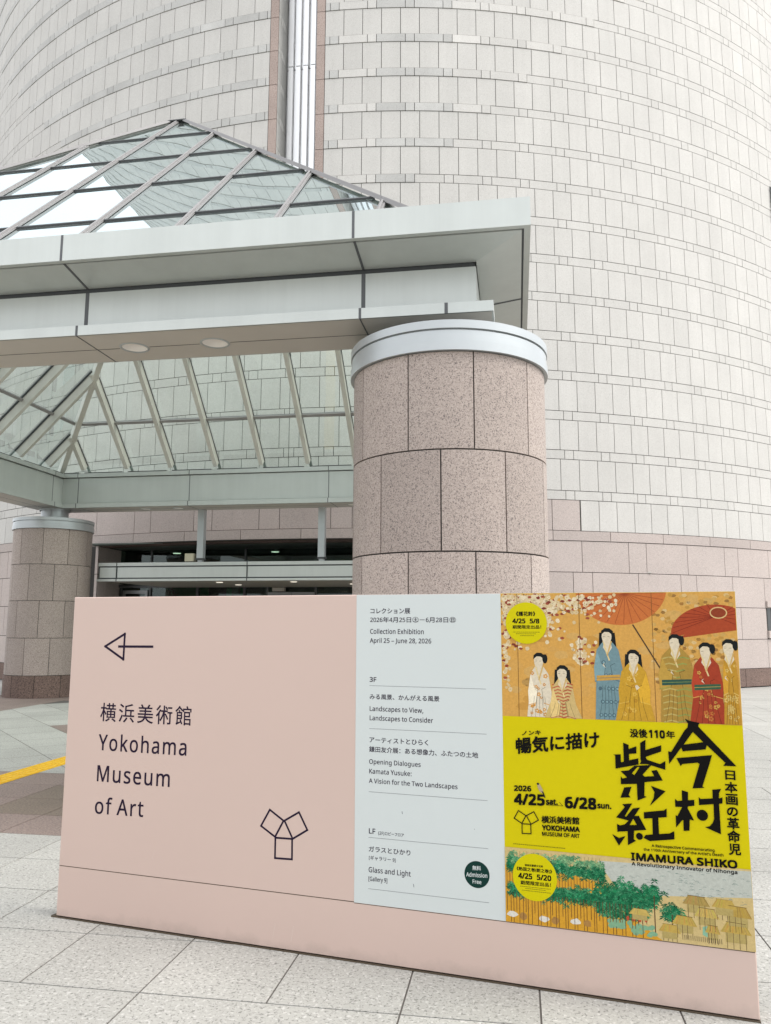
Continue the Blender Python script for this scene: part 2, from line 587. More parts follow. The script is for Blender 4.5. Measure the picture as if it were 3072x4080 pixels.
WIN = (40.32, 43.9)
for i in range(5):
    off = 21.44 + (0 if i % 2 else PER / 2)
    for lo, hi in ((-PMAX, -OPEN), (OPEN, PMAX)):
        for a, b in course(off, lo, hi):
            if i in (2,):
                # course that holds the small window
                for c0, c1 in ((a, min(b, WIN[0])), (max(a, WIN[1]), b)):
                    if c1 - c0 > 0.05:
                        stone(base, c0, c1, zb[i], zb[i + 1], 0)
            else:
                stone(base, a, b, zb[i], zb[i + 1], 1 if i == 0 else 0, None, 0.03 if i == 0 else 0.0)
for a, b in spans([19.91 + 4.705 * i for i in range(-30, 30)], -PMAX, PMAX):
    stone(base, a, b, zb[5], zb[6], 0, random.gauss(0.93, 0.03), 0.03 if abs((a + b) / 2) < 17 else 0.012)
for a, b in spans([-16.99, -13.05, -11.49, -7.59, -6.04, -2.21, -0.6, 3.3, 4.9, 8.8, 10.4, 14.3, 16.0, 19.9], -22.15, 22.15):
    stone(base, a, b, zb[6], zb[7], 0, random.gauss(0.97, 0.03))
backing(base, -PMAX, -OPEN, 0, 3.64, 2)
backing(base, OPEN, PMAX, 0, 3.64, 2)
rel(base).build('base_course', [M['pink_stone'], M['plinth_stone'], M['joint']], tower)

# small window at the right in the base
wn = MB()
w0, w1 = WIN
stone(wn, w0, w1, 2.09, 2.27, 0, 0.97, 0.05, depth=0.12)
window = rel(wn).build('window', [M['pink_stone']], tower)
wn = MB()
stone(wn, w0, w1, 1.25, 1.47, 0, 1.0, 0.05, depth=0.12)
rel(wn).build('sill', [M['pink_stone']], window)
wp = MB()
for a, b in ((w0 + 0.2, w1),):
    wp.face((cyl(a, 1.47, RT - 0.012), cyl(b, 1.47, RT - 0.012), cyl(b, 2.09, RT - 0.012), cyl(a, 2.09, RT - 0.012)), 0)
rel(wp).build('pane', [M['dark_frame']], window)

# soot-stained vent high on the right of the wall
vt = MB()
pv = 45.15
for i in range(7):
    z = 13.75 + i * 0.17
    vt.face((cyl(pv, z, RT + 0.02), cyl(pv + 1.5, z, RT + 0.02), cyl(pv + 1.5, z + 0.12, RT + 0.07), cyl(pv, z + 0.12, RT + 0.07)), 0)
    vt.face((cyl(pv, z, RT + 0.02), cyl(pv, z + 0.12, RT + 0.07), cyl(pv, z + 0.17, RT + 0.02)), 0)
rel(vt).build('vent_grille', [M['dark_frame']], tower)

# ---------------------------------------------------------------- entrance recess
XO = RT * math.sin(R(OPEN))
YO = CY - RT * math.cos(R(OPEN))
GY = 8.9
rc = MB()
for s in (-1, 1):
    for i in range(5):
        for ya, yb_ in ((YO + 0.05, YO + 0.42), (YO + 0.42, GY + 0.25)):
            x0, x1 = sorted((s * XO, s * (XO + 0.06)))
            rc.box(x0, x1, ya + 0.005, yb_ - 0.005, zb[i] + 0.005, min(zb[i + 1], 3.62) - 0.005, 1 if i == 0 else 0, random.gauss(0.97, 0.03))
    x0, x1 = sorted((s * (XO + 0.015), s * (XO + 0.3)))
    rc.box(x0, x1, YO + 0.03, GY + 0.25, 0, 3.63, 2)
n = 26
for i in range(n):
    a, b = -OPEN + 2 * OPEN * i / n, -OPEN + 2 * OPEN * (i + 1) / n
    P = [cyl(a, 3.60, RT - 0.06), cyl(b, 3.60, RT - 0.06), cyl(b, 3.60, RT - 0.42), cyl(a, 3.60, RT - 0.42)]
    rc.hexa(P + [(x, y, 3.665) for x, y, z in P], 3, random.gauss(1, 0.08))
rel(rc).build('entrance_recess', [M['pink_stone'], M['plinth_stone'], M['joint'], M['tile_brown']], tower)
cl = MB()
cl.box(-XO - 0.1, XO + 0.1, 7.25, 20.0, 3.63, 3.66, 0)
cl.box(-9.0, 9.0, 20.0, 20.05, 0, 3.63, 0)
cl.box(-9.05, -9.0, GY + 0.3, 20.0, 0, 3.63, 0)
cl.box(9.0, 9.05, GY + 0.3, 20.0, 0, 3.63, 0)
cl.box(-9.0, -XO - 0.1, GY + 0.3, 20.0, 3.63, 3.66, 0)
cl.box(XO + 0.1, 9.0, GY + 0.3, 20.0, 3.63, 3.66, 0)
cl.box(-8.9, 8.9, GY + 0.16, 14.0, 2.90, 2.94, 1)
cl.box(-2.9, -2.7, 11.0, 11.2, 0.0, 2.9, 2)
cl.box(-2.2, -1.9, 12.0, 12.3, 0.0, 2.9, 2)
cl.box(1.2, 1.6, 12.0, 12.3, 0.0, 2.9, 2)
cl.box(-6.3, -4.55, 13.2, 13.3, 0.0, 2.85, 3)  # added green panels: the trees' reflection in the glass, put in as colour
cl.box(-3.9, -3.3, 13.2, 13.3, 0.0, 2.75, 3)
rel(cl).build('lobby', [M['interior'], M['soffit'], M['door_frame'], plain('tree_reflection_green', (0.08, 0.50, 0.22), 0.4)], tower)
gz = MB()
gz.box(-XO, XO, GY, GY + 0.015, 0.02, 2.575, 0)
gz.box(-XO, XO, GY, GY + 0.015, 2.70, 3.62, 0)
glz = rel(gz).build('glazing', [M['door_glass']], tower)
fr = MB()
for x in (-5.33, -4.48, -3.1, -1.75, -1.1, 0.24, 1.3, 2.65, 4.0, 5.33):
    fr.box(x - 0.03, x + 0.03, GY - 0.05, GY + 0.07, 0.0, 2.575, 0)
for x in (-4.48, -1.75, 1.3, 4.0):
    fr.box(x - 0.02, x + 0.02, GY - 0.04, GY + 0.06, 2.70, 3.62, 0)
fr.box(-XO, XO, GY - 0.05, GY + 0.07, 2.575, 2.64, 0)
rel(fr).build('glazing_frame', [M['dark_frame']], glz)


def door(x0, x1, ztop):
    d = MB()
    y0, y1 = GY - 0.10, GY - 0.055
    d.box(x0, x1, y0, y1, ztop - 0.09, ztop, 0)
    d.box(x0, x0 + 0.07, y0, y1, 0.02, ztop - 0.09, 0)
    d.box(x1 - 0.07, x1, y0, y1, 0.02, ztop - 0.09, 0)
    d.box(x0 + 0.07, x1 - 0.07, y0, y1, 0.02, 0.16, 0)
    o = rel(d).build('door', [M['door_frame']], tower)
    h = MB()
    h.box(x1 - 0.14, x1 - 0.11, y0 - 0.06, y0 - 0.03, 0.9, 1.4)
    h.box(x1 - 0.14, x1 - 0.11, y0 - 0.03, y0, 0.95, 1.0)
    h.box(x1 - 0.14, x1 - 0.11, y0 - 0.03, y0, 1.3, 1.35)
    rel(h).build('handle', [M['silver_cap']], o)


door(-5.25, -4.52, 2.5)
door(-1.07, -0.43, 2.44)
door(-0.41, 0.22, 2.44)
sb = MB()
sb.box(-0.90, -0.57, GY - 0.25, GY - 0.1, 2.46, 2.56)
sb.box(-0.86, -0.61, GY - 0.27, GY - 0.25, 2.48, 2.54)
rel(sb).build('door_sensor', [M['soffit']], tower)
for x, y, z in ((-2.2, 10.6, 2.895), (-1.6, 11.6, 2.895), (0.1, 10.3, 2.895), (1.5, 11.2, 2.895), (-4.6, 11.4, 2.895), (-4.2, 9.9, 3.625), (-1.2, 9.8, 3.625), (2.5, 9.8, 3.625)):
    d = MB()
    d.lathe([(0.0, 0.0), (0.10, 0.0), (0.115, 0.012)], 20)
    d.build('lobby_lamp', [M['lobby_lit']], tower, loc=(x, y - CY, z - 0.014))

# ================================================================ the glass-roofed canopy
canopy = thing('entrance_canopy', 'square silver entrance canopy with pyramid glass roof on four granite columns', 'canopy')
cp = MB()
# fascia, gutter top, soffit and beam as mitred rings
cp.ring([(5.45, 5.004), (5.697, 5.004), (5.697, 4.762), (5.645, 4.762), (5.645, 4.80), (5.45, 4.90)], 0)
cp.build('fascia', [M['silver']], canopy)
gu = MB()
gu.ring([(5.10, 4.985), (5.46, 4.985), (5.46, 4.93), (5.10, 4.93)], 0)
gu.build('gutter', [M['silver']], canopy)
so = MB()
so.ring([(5.627, 4.758), (5.627, 4.80), (5.24, 4.74), (5.24, 4.70)], 0)
so.ring([(5.646, 4.790), (5.646, 4.775), (5.626, 4.775), (5.626, 4.790)], 1)
so.build('eaves_soffit', [M['silver'], M['seal']], canopy)
bm_ = MB()
bm_.ring([(4.72, 4.66), (5.237, 4.66), (5.237, 4.285), (4.72, 4.285)], 0)
bm_.ring([(4.74, 4.705), (5.226, 4.705), (5.226, 4.66), (4.74, 4.66)], 1)
bm_.ring([(4.71, 4.885), (4.80, 4.885), (4.80, 4.31), (4.71, 4.31)], 0)
bm_.ring([(4.735, 4.90), (4.80, 4.90), (4.80, 4.295), (4.735, 4.295)], 1)
bm_.ring([(4.66, 4.99), (5.12, 4.99), (5.12, 4.90), (4.66, 4.90)], 0)
bm_.build('beam', [M['silver'], M['gasket']], canopy)
tr = MB()
tr.ring([(5.20, 4.284), (5.385, 4.284), (5.385, 4.192), (5.20, 4.192)], 0)
tr.ring([(4.64, 4.294), (4.80, 4.294), (4.80, 4.192), (4.64, 4.192)], 0)
tr.build('edge_trim', [M['silver']], canopy)
# joints between the panels, all round
jm = MB()


def four(fn):
    for q in range(4):
        mark = len(jm.v)
        fn()
        c, s = (1, 0, -1, 0)[q], (0, 1, 0, -1)[q]
        jm.v[mark:] = [(x * c - y * s, x * s + y * c, z) for x, y, z in jm.v[mark:]]


def joints():
    for x in (-4.25, -1.62, 1.62, 4.25):
        h = 0.011
        jm.box(x - h, x + h, -5.699, -5.69, 4.764, 5.002)
        jm.bar((x, -5.64, 4.758), (x * 1.0, -5.24, 4.698), 0.021, 0.006)
        jm.box(x - 0.018, x + 0.018, -5.2395, -5.22, 4.285, 4.66)
        jm.box(x - h, x + h, -5.387, -5.38, 4.192, 4.2845)
        jm.box(x - 0.006, x + 0.006, -5.386, -4.65, 4.1865, 4.195)
    for x in (-4.99, 4.99):
        jm.box(x - 0.014, x + 0.014, -5.387, -5.38, 4.192, 4.2845)
    for x in (-4.32, -1.63, 1.56, 4.32):
        h = 0.008
        jm.box(x - h, x + h, 4.70, 4.708 + 0.002, 4.31, 4.885) if False else jm.box(x - h, x + h, 4.7075, 4.72, 4.31, 4.885)
        jm.box(x - h, x + h, 4.6575, 4.67, 4.90, 4.99)
        jm.box(x - h, x + h, 4.6375, 4.65, 4.192, 4.294)


four(joints)
jm.build('panel_joint', [M['seal']], canopy)


def rotz(p, q):
    c, s = (1, 0, -1, 0)[q], (0, 1, 0, -1)[q]
    return (p[0] * c - p[1] * s, p[0] * s + p[1] * c, p[2])


# underside sheets with round holes for the downlights
un = MB()
for q in range(4):
    LX = (-2.85, -2.03, 2.0, 2.8) if q % 2 == 0 else (-2.4, 2.4)
    loops = [[Vector((-4.66, -4.66, 0)), Vector((4.66, -4.66, 0)), Vector((5.37, -5.37, 0)), Vector((-5.37, -5.37, 0))]]
    for x in LX:
        loops.append([Vector((x + 0.128 * math.cos(R(-a)), -5.01 + 0.128 * math.sin(R(-a)), 0)) for a in range(0, 360, 12)])
    allp = [p for lp in loops for p in lp]
    for t in tessellate_polygon(loops):
        P = [rotz((allp[i].x, allp[i].y, 4.189), q) for i in t]
        nz = (P[1][0] - P[0][0]) * (P[2][1] - P[0][1]) - (P[2][0] - P[0][0]) * (P[1][1] - P[0][1])
        un.face(P if nz < 0 else P[::-1], 0)
    ends = [-5.0] + sorted(LX) + [5.0]
    for a, b in zip(ends[:-1], ends[1:]):
        a, b = a + 0.15, b - 0.15
        P = [rotz(p, q) for p in ((a, -5.013, 4.1865), (b, -5.013, 4.1865), (b, -5.007, 4.1865), (a, -5.007, 4.1865), (a, -5.013, 4.1885), (b, -5.013, 4.1885), (b, -5.007, 4.1885), (a, -5.007, 4.1885))]
        un.hexa(P, 1)
un.build('underside', [M['soffit'], M['gasket']], canopy)


# downlights in the underside
for q in range(4):
    for x in ((-2.85, -2.03, 2.0, 2.8) if q % 2 == 0 else (-2.4, 2.4)):
        d = MB()
        d.lathe([(0.120, 0.010), (0.120, -0.008), (0.130, -0.009), (0.139, -0.004), (0.139, 0.0)], 36)
        p = rotz((x, -5.01, 4.19), q)
        o = d.build('downlight', [M['silver_cap']], canopy, smooth=40, loc=p)
        e = MB()
        e.lathe([(0.0, 0.068), (0.055, 0.068), (0.060, 0.060), (0.090, 0.052), (0.110, 0.032), (0.1195, 0.002)], 36)
        e.build('reflector', [M['lens']], o, smooth=60)

# glass pyramid: four slopes of single panes, caps outside, fins inside
STEP = 1.065
ZT = 10.17
EAVE = 5.14
PO = 0.125
lev = [0.12] + [STEP * i - PO for i in range(1, 5)] + [EAVE]
for q in range(4):
    g = MB()
    for a in range(len(lev) - 1):
        r0, r1 = lev[a], lev[a + 1]
        cuts = sorted(set([-r1, -r0, r0, r1] + [STEP * i for i in range(-4, 5) if abs(STEP * i) < r1 + 1e-6]))
        for xa, xb in zip(cuts[:-1], cuts[1:]):
            if xb - xa < 0.02:
                continue
            # pane between xa and xb, clipped by the hips |x| <= r
            def top_r(x):
                return max(r0, abs(x))
            pts = [(xa, r1), (xb, r1), (xb, top_r(xb)), (xa, top_r(xa))]
            P = []
            for x, r in pts:
                if not P or (abs(P[-1][0] - x) + abs(P[-1][1] - r)) > 1e-4:
                    P.append((x, r))
            if len(P) > 2 and abs(P[0][0] - P[-1][0]) + abs(P[0][1] - P[-1][1]) < 1e-4:
                P.pop()
            if len(P) < 3:
                continue
            tx, ty = random.gauss(0, 0.0012), random.gauss(0, 0.0012)
            mx, my = sum(p[0] for p in P) / len(P), sum(p[1] for p in P) / len(P)
            up = [rotz((x, -r, ZT - r - 0.035 + tx * (x - mx) + ty * (r - my)), q) for x, r in P]
            g.face(up, 0)
    g.build('glass_slope', [M['roof_glass']], canopy)
for q in range(4):
    nrm = rotz((0, -0.7071, 0.7071), q)
    for i in range(-4, 5):
        x = STEP * i
        r0 = max(abs(x), 0.15)
        p, e = rotz((x, -EAVE, ZT - EAVE), q), rotz((x, -r0, ZT - r0), q)
        b = MB()
        b.bar(p, e, 0.066, 0.022, nrm, 0, -0.008)
        b.bar(p, e, 0.022, 0.03, nrm, 0, 0.006)
        b.build('glazing_bar', [M['cap_bar']], canopy)
        r0 = max(abs(x) + 0.05, 0.2)
        p, e = rotz((x, -4.93, ZT - 4.93), q), rotz((x, -r0, ZT - r0), q)
        f = MB()
        f.bar(p, e, 0.075, 0.17, nrm, 0, -0.14)
        f.bar(p, e, 0.09, 0.02, nrm, 0, -0.22)
        f.bar(p, e, 0.10, 0.016, nrm, 1, -0.055)
        f.build('rafter', [M['fin'], M['gasket']], canopy)
    for i in range(1, 5):
        r = STEP * i - PO
        p, e = rotz((-r, -r, ZT - r), q), rotz((r, -r, ZT - r), q)
        b = MB()
        b.bar(p, e, 0.03, 0.022, nrm, 0, -0.014)
        b.build('purlin_cap', [M['seal']], canopy)
        p, e = rotz((-r + 0.05, -r, ZT - r), q), rotz((r - 0.05, -r, ZT - r), q)
        b = MB()
        b.bar(p, e, 0.06, 0.05, nrm, 0, -0.075)
        b.build('purlin', [M['cap_bar']], canopy)
    h = MB()
    c = rotz((1, -1, 0), q)
    p, e = (c[0] * EAVE, c[1] * EAVE, ZT - EAVE), (c[0] * 0.1, c[1] * 0.1, ZT - 0.1)
    h.bar(p, e, 0.07, 0.026, (c[0] * 0.577, c[1] * 0.577, 1.1), 0, 0.0)
    h.bar(p, e, 0.03, 0.04, (c[0] * 0.577, c[1] * 0.577, 1.1), 0, 0.012)
    p, e = (c[0] * 5.0, c[1] * 5.0, ZT - 5.0), (c[0] * 0.15, c[1] * 0.15, ZT - 0.15)
    h.bar(p, e, 0.11, 0.20, (c[0] * 0.577, c[1] * 0.577, 1.1), 1, -0.16)
    h.build('hip_rafter', [M['cap_bar'], M['fin']], canopy)
    for i in range(-5, 5):
        fl = MB()
        x0, x1 = STEP * i + 0.08, STEP * (i + 1) - 0.06
        x0, x1 = max(x0, -4.7), min(x1, 4.7)
        if x1 - x0 > 0.2:
            P = [rotz(t, q) for t in ((x0, -4.84, 4.995), (x1, -4.84, 4.995), (x1, -4.72, 4.995), (x0, -4.72, 4.995), (x0, -4.84, 5.022), (x1, -4.84, 5.022), (x1, -4.72, 5.022), (x0, -4.72, 5.022))]
            fl.hexa(P, 0)
            fl.build('flashing', [M['gasket']], canopy)
ap = MB()
ap.box(-0.17, 0.17, -0.17, 0.17, ZT - 0.135, ZT - 0.118)
ap.box(-0.10, 0.10, -0.10, 0.10, ZT - 0.2, ZT - 0.135)
ap.build('apex_cap', [M['gasket']], canopy)

# the four columns
RC = 0.845


def column(x, y, dz):
    sh = MB()
    rows = [0.475 + dz, 1.275 + dz, 2.08 + dz, 2.88 + dz, 3.675 + dz]
    sh.lathe([(RC - 0.016, 0.3), (RC - 0.016, rows[-1])], 80, 1)
    for i in range(4):
        for j in range(10):
            off = (18.4 if i % 2 else 0.4) + 36 * j - 90
            a0, a1 = R(off) + 0.0055 / RC, R(off + 36) - 0.0055 / RC
            t = random.gauss(1, 0.06)
            z0, z1 = rows[i] + 0.006, rows[i + 1] - 0.006
            sh.lathe([(RC - 0.03, z0), (RC, z0), (RC, z1), (RC - 0.03, z1)], 9, 0, a0, a1, t)
            for aa in (a0, a1):
                c, s = math.cos(aa), math.sin(aa)
                sh.face([((RC - 0.03) * c, (RC - 0.03) * s, z0), (RC * c, RC * s, z0), (RC * c, RC * s, z1), ((RC - 0.03) * c, (RC - 0.03) * s, z1)], 0, t)
    o = sh.build('column', [M['column_stone'], M['joint']], canopy, smooth=35, loc=(x, y, 0))
    b = MB()
    b.lathe([(RC - 0.012, 0.0), (RC - 0.012, rows[0])], 80, 1)
    for j in range(10):
        off = 0.4 + 18 + 36 * j - 90
        a0, a1 = R(off) + 0.0055 / RC, R(off + 36) - 0.0055 / RC
        b.lathe([(RC + 0.012, 0.0), (RC + 0.012, rows[0] - 0.006), (RC - 0.03, rows[0] - 0.006)], 9, 0, a0, a1, random.gauss(1, 0.05))
    b.build('plinth', [M['plinth_stone'], M['joint']], o, smooth=35)
    c = MB()
    z = rows[-1]
    c.lathe([(RC - 0.05, z), (RC + 0.032, z), (RC + 0.032, z + 0.078), (RC + 0.024, z + 0.08), (RC + 0.022, z + 0.165), (RC + 0.004, z + 0.17),
             (RC + 0.004, z + 0.178), (RC + 0.03, z + 0.18), (RC + 0.03, z + 0.248), (RC + 0.015, z + 0.252), (0.26, z + 0.255), (0.0, z + 0.255)], 96)
    c.build('capital', [M['silver_cap']], o, smooth=35)
    d = MB()
    d.lathe([(0.30, z + 0.25), (0.30, 4.19)], 40)
    d.lathe([(0.34, 4.15), (0.34, 4.19)], 40)
    d.build('neck', [M['silver_cap']], o, smooth=35)


for x, y, dz in ((4.96, -4.86, 0.075), (-4.97, 4.88, 0.0), (4.96, 4.88, 0.0), (-4.97, -4.86, 0.075)):
    column(x, y, dz)

# lower beam over the doors, hung on two posts from the rear of the canopy
lb = MB()
X0, X1, LY = -3.99, 3.7, 5.2
lb.box(X0, X1, LY, GY - 0.12, 2.575, 2.60, 2)
lb.box(X0 + 0.03, X1 - 0.03, LY + 0.025, GY - 0.12, 2.62, 2.95, 0)
lb.box(X0, X1, LY - 0.012, GY - 0.12, 2.902, 2.978, 0)
lb.box(X0 - 0.03, X1 + 0.03, LY - 0.012, LY + 0.12, 2.553, 2.606, 0)
lb.box(X0, X1, LY + 0.012, LY + 0.1, 2.606, 2.90, 1)
lb.box(X0 + 0.035, X1 - 0.035, LY + 0.004, LY + 0.02, 2.636, 2.872, 0)
lb.box(X0 - 0.002, X0 + 0.03, LY + 0.02, GY - 0.12, 2.60, 2.90, 0)
for x in (-3.535, -0.405, 2.7):
    lb.box(x - 0.011, x + 0.011, LY - 0.0145, LY + 0.03, 2.5525, 2.979, 1)
lbo = lb.build('door_beam', [M['silver'], M['gasket'], M['soffit']], canopy)
for x, y in ((-1.41, 6.15), (-1.38, 7.36), (0.42, 6.1), (1.6, 7.2)):
    d = MB()
    d.lathe([(0.0, 0.0), (0.07, 0.0), (0.085, 0.012)], 20)
    d.build('beam_lamp', [M['lit']], lbo, loc=(x, y, 2.5605))
for x in (-1.555, 1.277):
    p = MB()
    p.box(x - 0.075, x + 0.075, LY + 0.04, LY + 0.19, 3.07, 4.188)
    p.box(x - 0.055, x + 0.055, LY + 0.06, LY + 0.17, 2.978, 3.03)
    p.box(x - 0.09, x + 0.09, LY + 0.025, LY + 0.205, 3.03, 3.07, 1)
    p.build('hanger_post', [M['silver_cap'], M['gasket']], canopy)

bx = MB()
bx.box(-0.105, 0.105, -0.07, 0.07, 0.02, 0.20, 0)
bx.box(-0.09, 0.09, -0.055, 0.055, 0.0, 0.02, 1)
bx.box(-0.085, 0.085, -0.076, -0.07, 0.04, 0.18, 0)
o = bx.build('speaker_box', [M['cream'], M['gasket']], loc=(-1.80, LY + 0.1, 2.9785))
tag(o, 'small cream box standing on the silver beam over the doors', 'speaker')

# shrub added inside the lobby, standing in for trees reflected in the glass
pt = thing('reflection_shrub', 'leafy shrub added behind the entrance glass in place of reflected trees', 'plant', (-4.8, 10.3, 0))
b = MB()
b.lathe([(0.0, 0.0), (0.2, 0.0), (0.27, 0.5), (0.24, 0.5), (0.22, 0.46), (0.0, 0.46)], 24)
b.build('pot', [M['pot']], pt, smooth=40)
b = MB()
for i in range(5):
    a = i * 1.3
    b.bar((0, 0, 0.45), (0.15 * math.cos(a), 0.15 * math.sin(a), 1.9 + 0.2 * (i % 2)), 0.025, 0.025)
b.build('stem', [M['base_brown']], pt)
b = MB()
for i in range(520):
    a, e, r = random.uniform(0, 6.28), random.uniform(-1, 1), random.uniform(0.3, 1) ** 0.5
    c = Vector((0.48 * r * math.cos(a) * math.sqrt(1 - e * e), 0.48 * r * math.sin(a) * math.sqrt(1 - e * e), 2.25 + 0.5 * r * e))
    d = Vector((random.gauss(0, 1), random.gauss(0, 1), random.gauss(0, 1))).normalized()
    s = d.orthogonal().normalized()
    L = random.uniform(0.06, 0.11)
    b.face([c - d * L, c + s * L * 0.4, c + d * L, c - s * L * 0.4], 0, 1)
b.build('foliage', [M['leaf']], pt)

# ================================================================ the plaza
gd = MB()
gd.box(-400, 400, -400, 400, -0.5, -0.02)
tag(gd.build('ground', [M['pave_light']]), kind='structure')
T = 0.5766
U0, W0 = 5.593, 7.65
pv_ = MB()
RNG = random.Random(3)


I0, I1, I2, I3 = -3.85, U0 - 3 * T, -3.83, W0 - 7 * T


def inner(u, w):
    return I0 < u < I1 and I2 < w < I3


def zone(u, w):
    if abs(u) > 6.05 or not (-6.1 < w < 5.93):
        return 0
    if 0.99 < u < 6.0 and 4.2 < w < 5.36:
        return 2
    return 1


pv_.box(-13, 16, -16, 6.5, -0.018, -0.004, 3)
iu0, iu1 = int((-13 - U0) / T), int((16 - U0) / T)
iw0, iw1 = int((-9 - W0) / T), int((16 - W0) / T)
G = 0.0042
for j in range(iw0, iw1):
    skip = False
    for i in range(iu0, iu1):
        if skip:
            skip = False
            continue
        u, w = U0 + T * i, W0 + T * j
        cu, cw = u + T / 2, w + T / 2
        # inside the ring the slabs lie diagonally (below); towards the tower the slabs end at its wall
        if I0 <= u + 1e-3 and u + T <= I1 + 1e-3 and I2 <= w + 1e-3 and w + T <= I3 + 1e-3:
            continue
        if math.hypot(cu, CY + cw) < RT - 0.6 and not (abs(cu) < XO and cw > -GY):
            continue
        z = zone(cu, cw)
        wide = 1
        if z == 0 and i + 1 < iu1 and zone(cu + T, cw) == 0 and not inner(cu + T, cw):
            if (j == 1 and i % 2 == 1) or (j not in (0, -1, 1, -2) and RNG.random() < 0.3):
                wide = 2
                skip = True
        t = RNG.gauss(1, 0.035)
        ua, ub, wa, wb = u, u + wide * T, w, w + T
        parts = [(ua, ub, wa, wb)]
        if ub > I0 + 1e-3 and ua < I1 - 1e-3 and wb > I2 + 1e-3 and wa < I3 - 1e-3:
            parts = []
            if ua < I0 - 1e-3:
                parts.append((ua, I0, wa, wb))
            if ub > I1 + 1e-3:
                parts.append((I1, ub, wa, wb))
            if wa < I2 - 1e-3:
                parts.append((max(ua, I0), min(ub, I1), wa, I2))
            if wb > I3 + 1e-3:
                parts.append((max(ua, I0), min(ub, I1), I3, wb))
        for a_, b__, c_, d_ in parts:
            pv_.box(a_ + G, b__ - G, -d_ + G, -c_ - G, -0.02, 0.0, z, t)
# diagonal slabs with a brown diamond in the middle
D = 0.7225
clip = (I0 + G, I1 - G, I2 + G, I3 - G)


def clip_poly(P, x0, x1, y0, y1):
    for ax, lim, sg in ((0, x0, 1), (0, x1, -1), (1, y0, 1), (1, y1, -1)):
        out = []
        for a, b in zip(P, P[1:] + P[:1]):
            da, db = sg * (a[ax] - lim), sg * (b[ax] - lim)
            if da >= 0:
                out.append(a)
            if (da >= 0) != (db >= 0):
                f = da / (da - db)
                out.append((a[0] + (b[0] - a[0]) * f, a[1] + (b[1] - a[1]) * f))
        P = out
        if not P:
            return P
    return P


q2 = math.sqrt(0.5)
for i in range(-9, 10):
    for j in range(-9, 10):
        s0, t0 = -1.96 + D * i + G, 1.64 + D * j + G
        s1, t1 = s0 + D - 2 * G, t0 + D - 2 * G
        P = [((s + t) * q2, (t - s) * q2) for s, t in ((s0, t0), (s1, t0), (s1, t1), (s0, t1))]   # (u, w)
        P = clip_poly(P, *clip)
        if len(P) < 3:
            continue
        cu, cw = sum(p[0] for p in P) / len(P), sum(p[1] for p in P) / len(P)
        z = 1 if abs(cu) + abs(cw + 0.15) < 1.75 else 0
        t = RNG.gauss(0.98, 0.035)
        pv_.face([(u, -w, 0.0) for u, w in P], z, t)
pvo = pv_.build('plaza_paving', [M['pave_light'], M['pave_brown'], M['pave_dark'], M['pave_joint']])
tag(pvo, kind='structure')

ts = MB()
y = -14.0
while y < 8.0:
    ts.box(0.103, 0.397, y + 0.0015, y + 0.2985, 0.0, 0.006, 0, random.gauss(1, 0.04))
    for x in (0.137, 0.212, 0.287, 0.362):
        ts.bar((x, y + 0.012, 0.0085), (x, y + 0.288, 0.0085), 0.028, 0.005)
    y += 0.3
tag(ts.build('tactile_strip', [M['yellow']]), 'yellow ribbed tactile guide strip running across the grey and brown paving', 'tactile paving')

# ================================================================ the sign board
sign = thing('sign_board', 'wide pink freestanding museum sign with white schedule sheet and yellow exhibition poster', 'sign', (2.996, -7.469, 0), -math.atan2(0.576, 3.471))
SW, SH = 3.523, 1.748
b = MB()
e = 0.004
P0 = [(e, 0.0, 0.012), (SW - e, 0.0, 0.012), (SW - e, 0.0, SH - e), (e, 0.0, SH - e)]
b.box(0.0, SW, 0.004, 0.116, 0.012, SH)
b.face(P0)
q = [(0, 0.004, 0.012), (SW, 0.004, 0.012), (SW, 0.004, SH), (0, 0.004, SH)]
for i in range(4):
    j = (i + 1) % 4
    b.face([q[i], q[j], P0[j], P0[i]])
b.face([(0.004, -0.0004, 0.2695), (1.752, -0.0004, 0.2695), (1.752, -0.0004, 0.2735), (0.004, -0.0004, 0.2735)], 1)
b.face([(1.752, -0.0004, 0.2655), (SW - 0.004, -0.0004, 0.2655), (SW - 0.004, -0.0004, 0.2685), (1.752, -0.0004, 0.2685)], 1)
# faint scuffs of use
for x, z, w, h in ((0.60, 0.36, 0.0015, 0.045), (1.32, 0.055, 0.002, 0.07), (1.42, 0.05, 0.002, 0.075)):
    b.face([(x, -0.0003, z), (x + w, -0.0003, z), (x + w + 0.012, -0.0003, z + h), (x + 0.012, -0.0003, z + h)], 2)
b.build('board', [M['sign_pink'], M['base_brown'], plain('scuff', lin(205, 188, 178), 0.5)], sign)
b = MB()
b.box(-0.03, SW + 0.002, -0.004, 0.121, 0.0, 0.007)
b.box(0.02, SW - 0.02, 0.012, 0.105, 0.007, 0.012)
b.build('base_plate', [M['base_brown']], sign)
b = MB()
b.box(1.7515, 2.489, -0.0012, 0.001, 0.2695, SH - 0.001)
for a0, z in ((1.824, 1.297), (1.824, 1.089), (1.824, 0.7885), (1.824, 0.5755), (1.824, 0.340)):
    b.face([(a0, -0.0016, z - 0.0009), (2.412, -0.0016, z - 0.0009), (2.412, -0.0016, z + 0.0009), (a0, -0.0016, z + 0.0009)], 1)
for x, z, h in ((1.995, 0.697, 0.012), (2.348, 0.655, 0.003), (2.052, 0.37, 0.014)):
    b.face([(x, -0.0016, z), (x + 0.003, -0.0016, z), (x + 0.001, -0.0016, z + h), (x - 0.002, -0.0016, z + h)], 1)
sheet = b.build('schedule_sheet', [M['sign_white'], M['grey_line']], sign)
b = MB()
b.face([(2.3575 + 0.059 * math.cos(t * math.pi / 30), -0.0018, 0.457 + 0.059 * math.sin(t * math.pi / 30)) for t in range(60)])
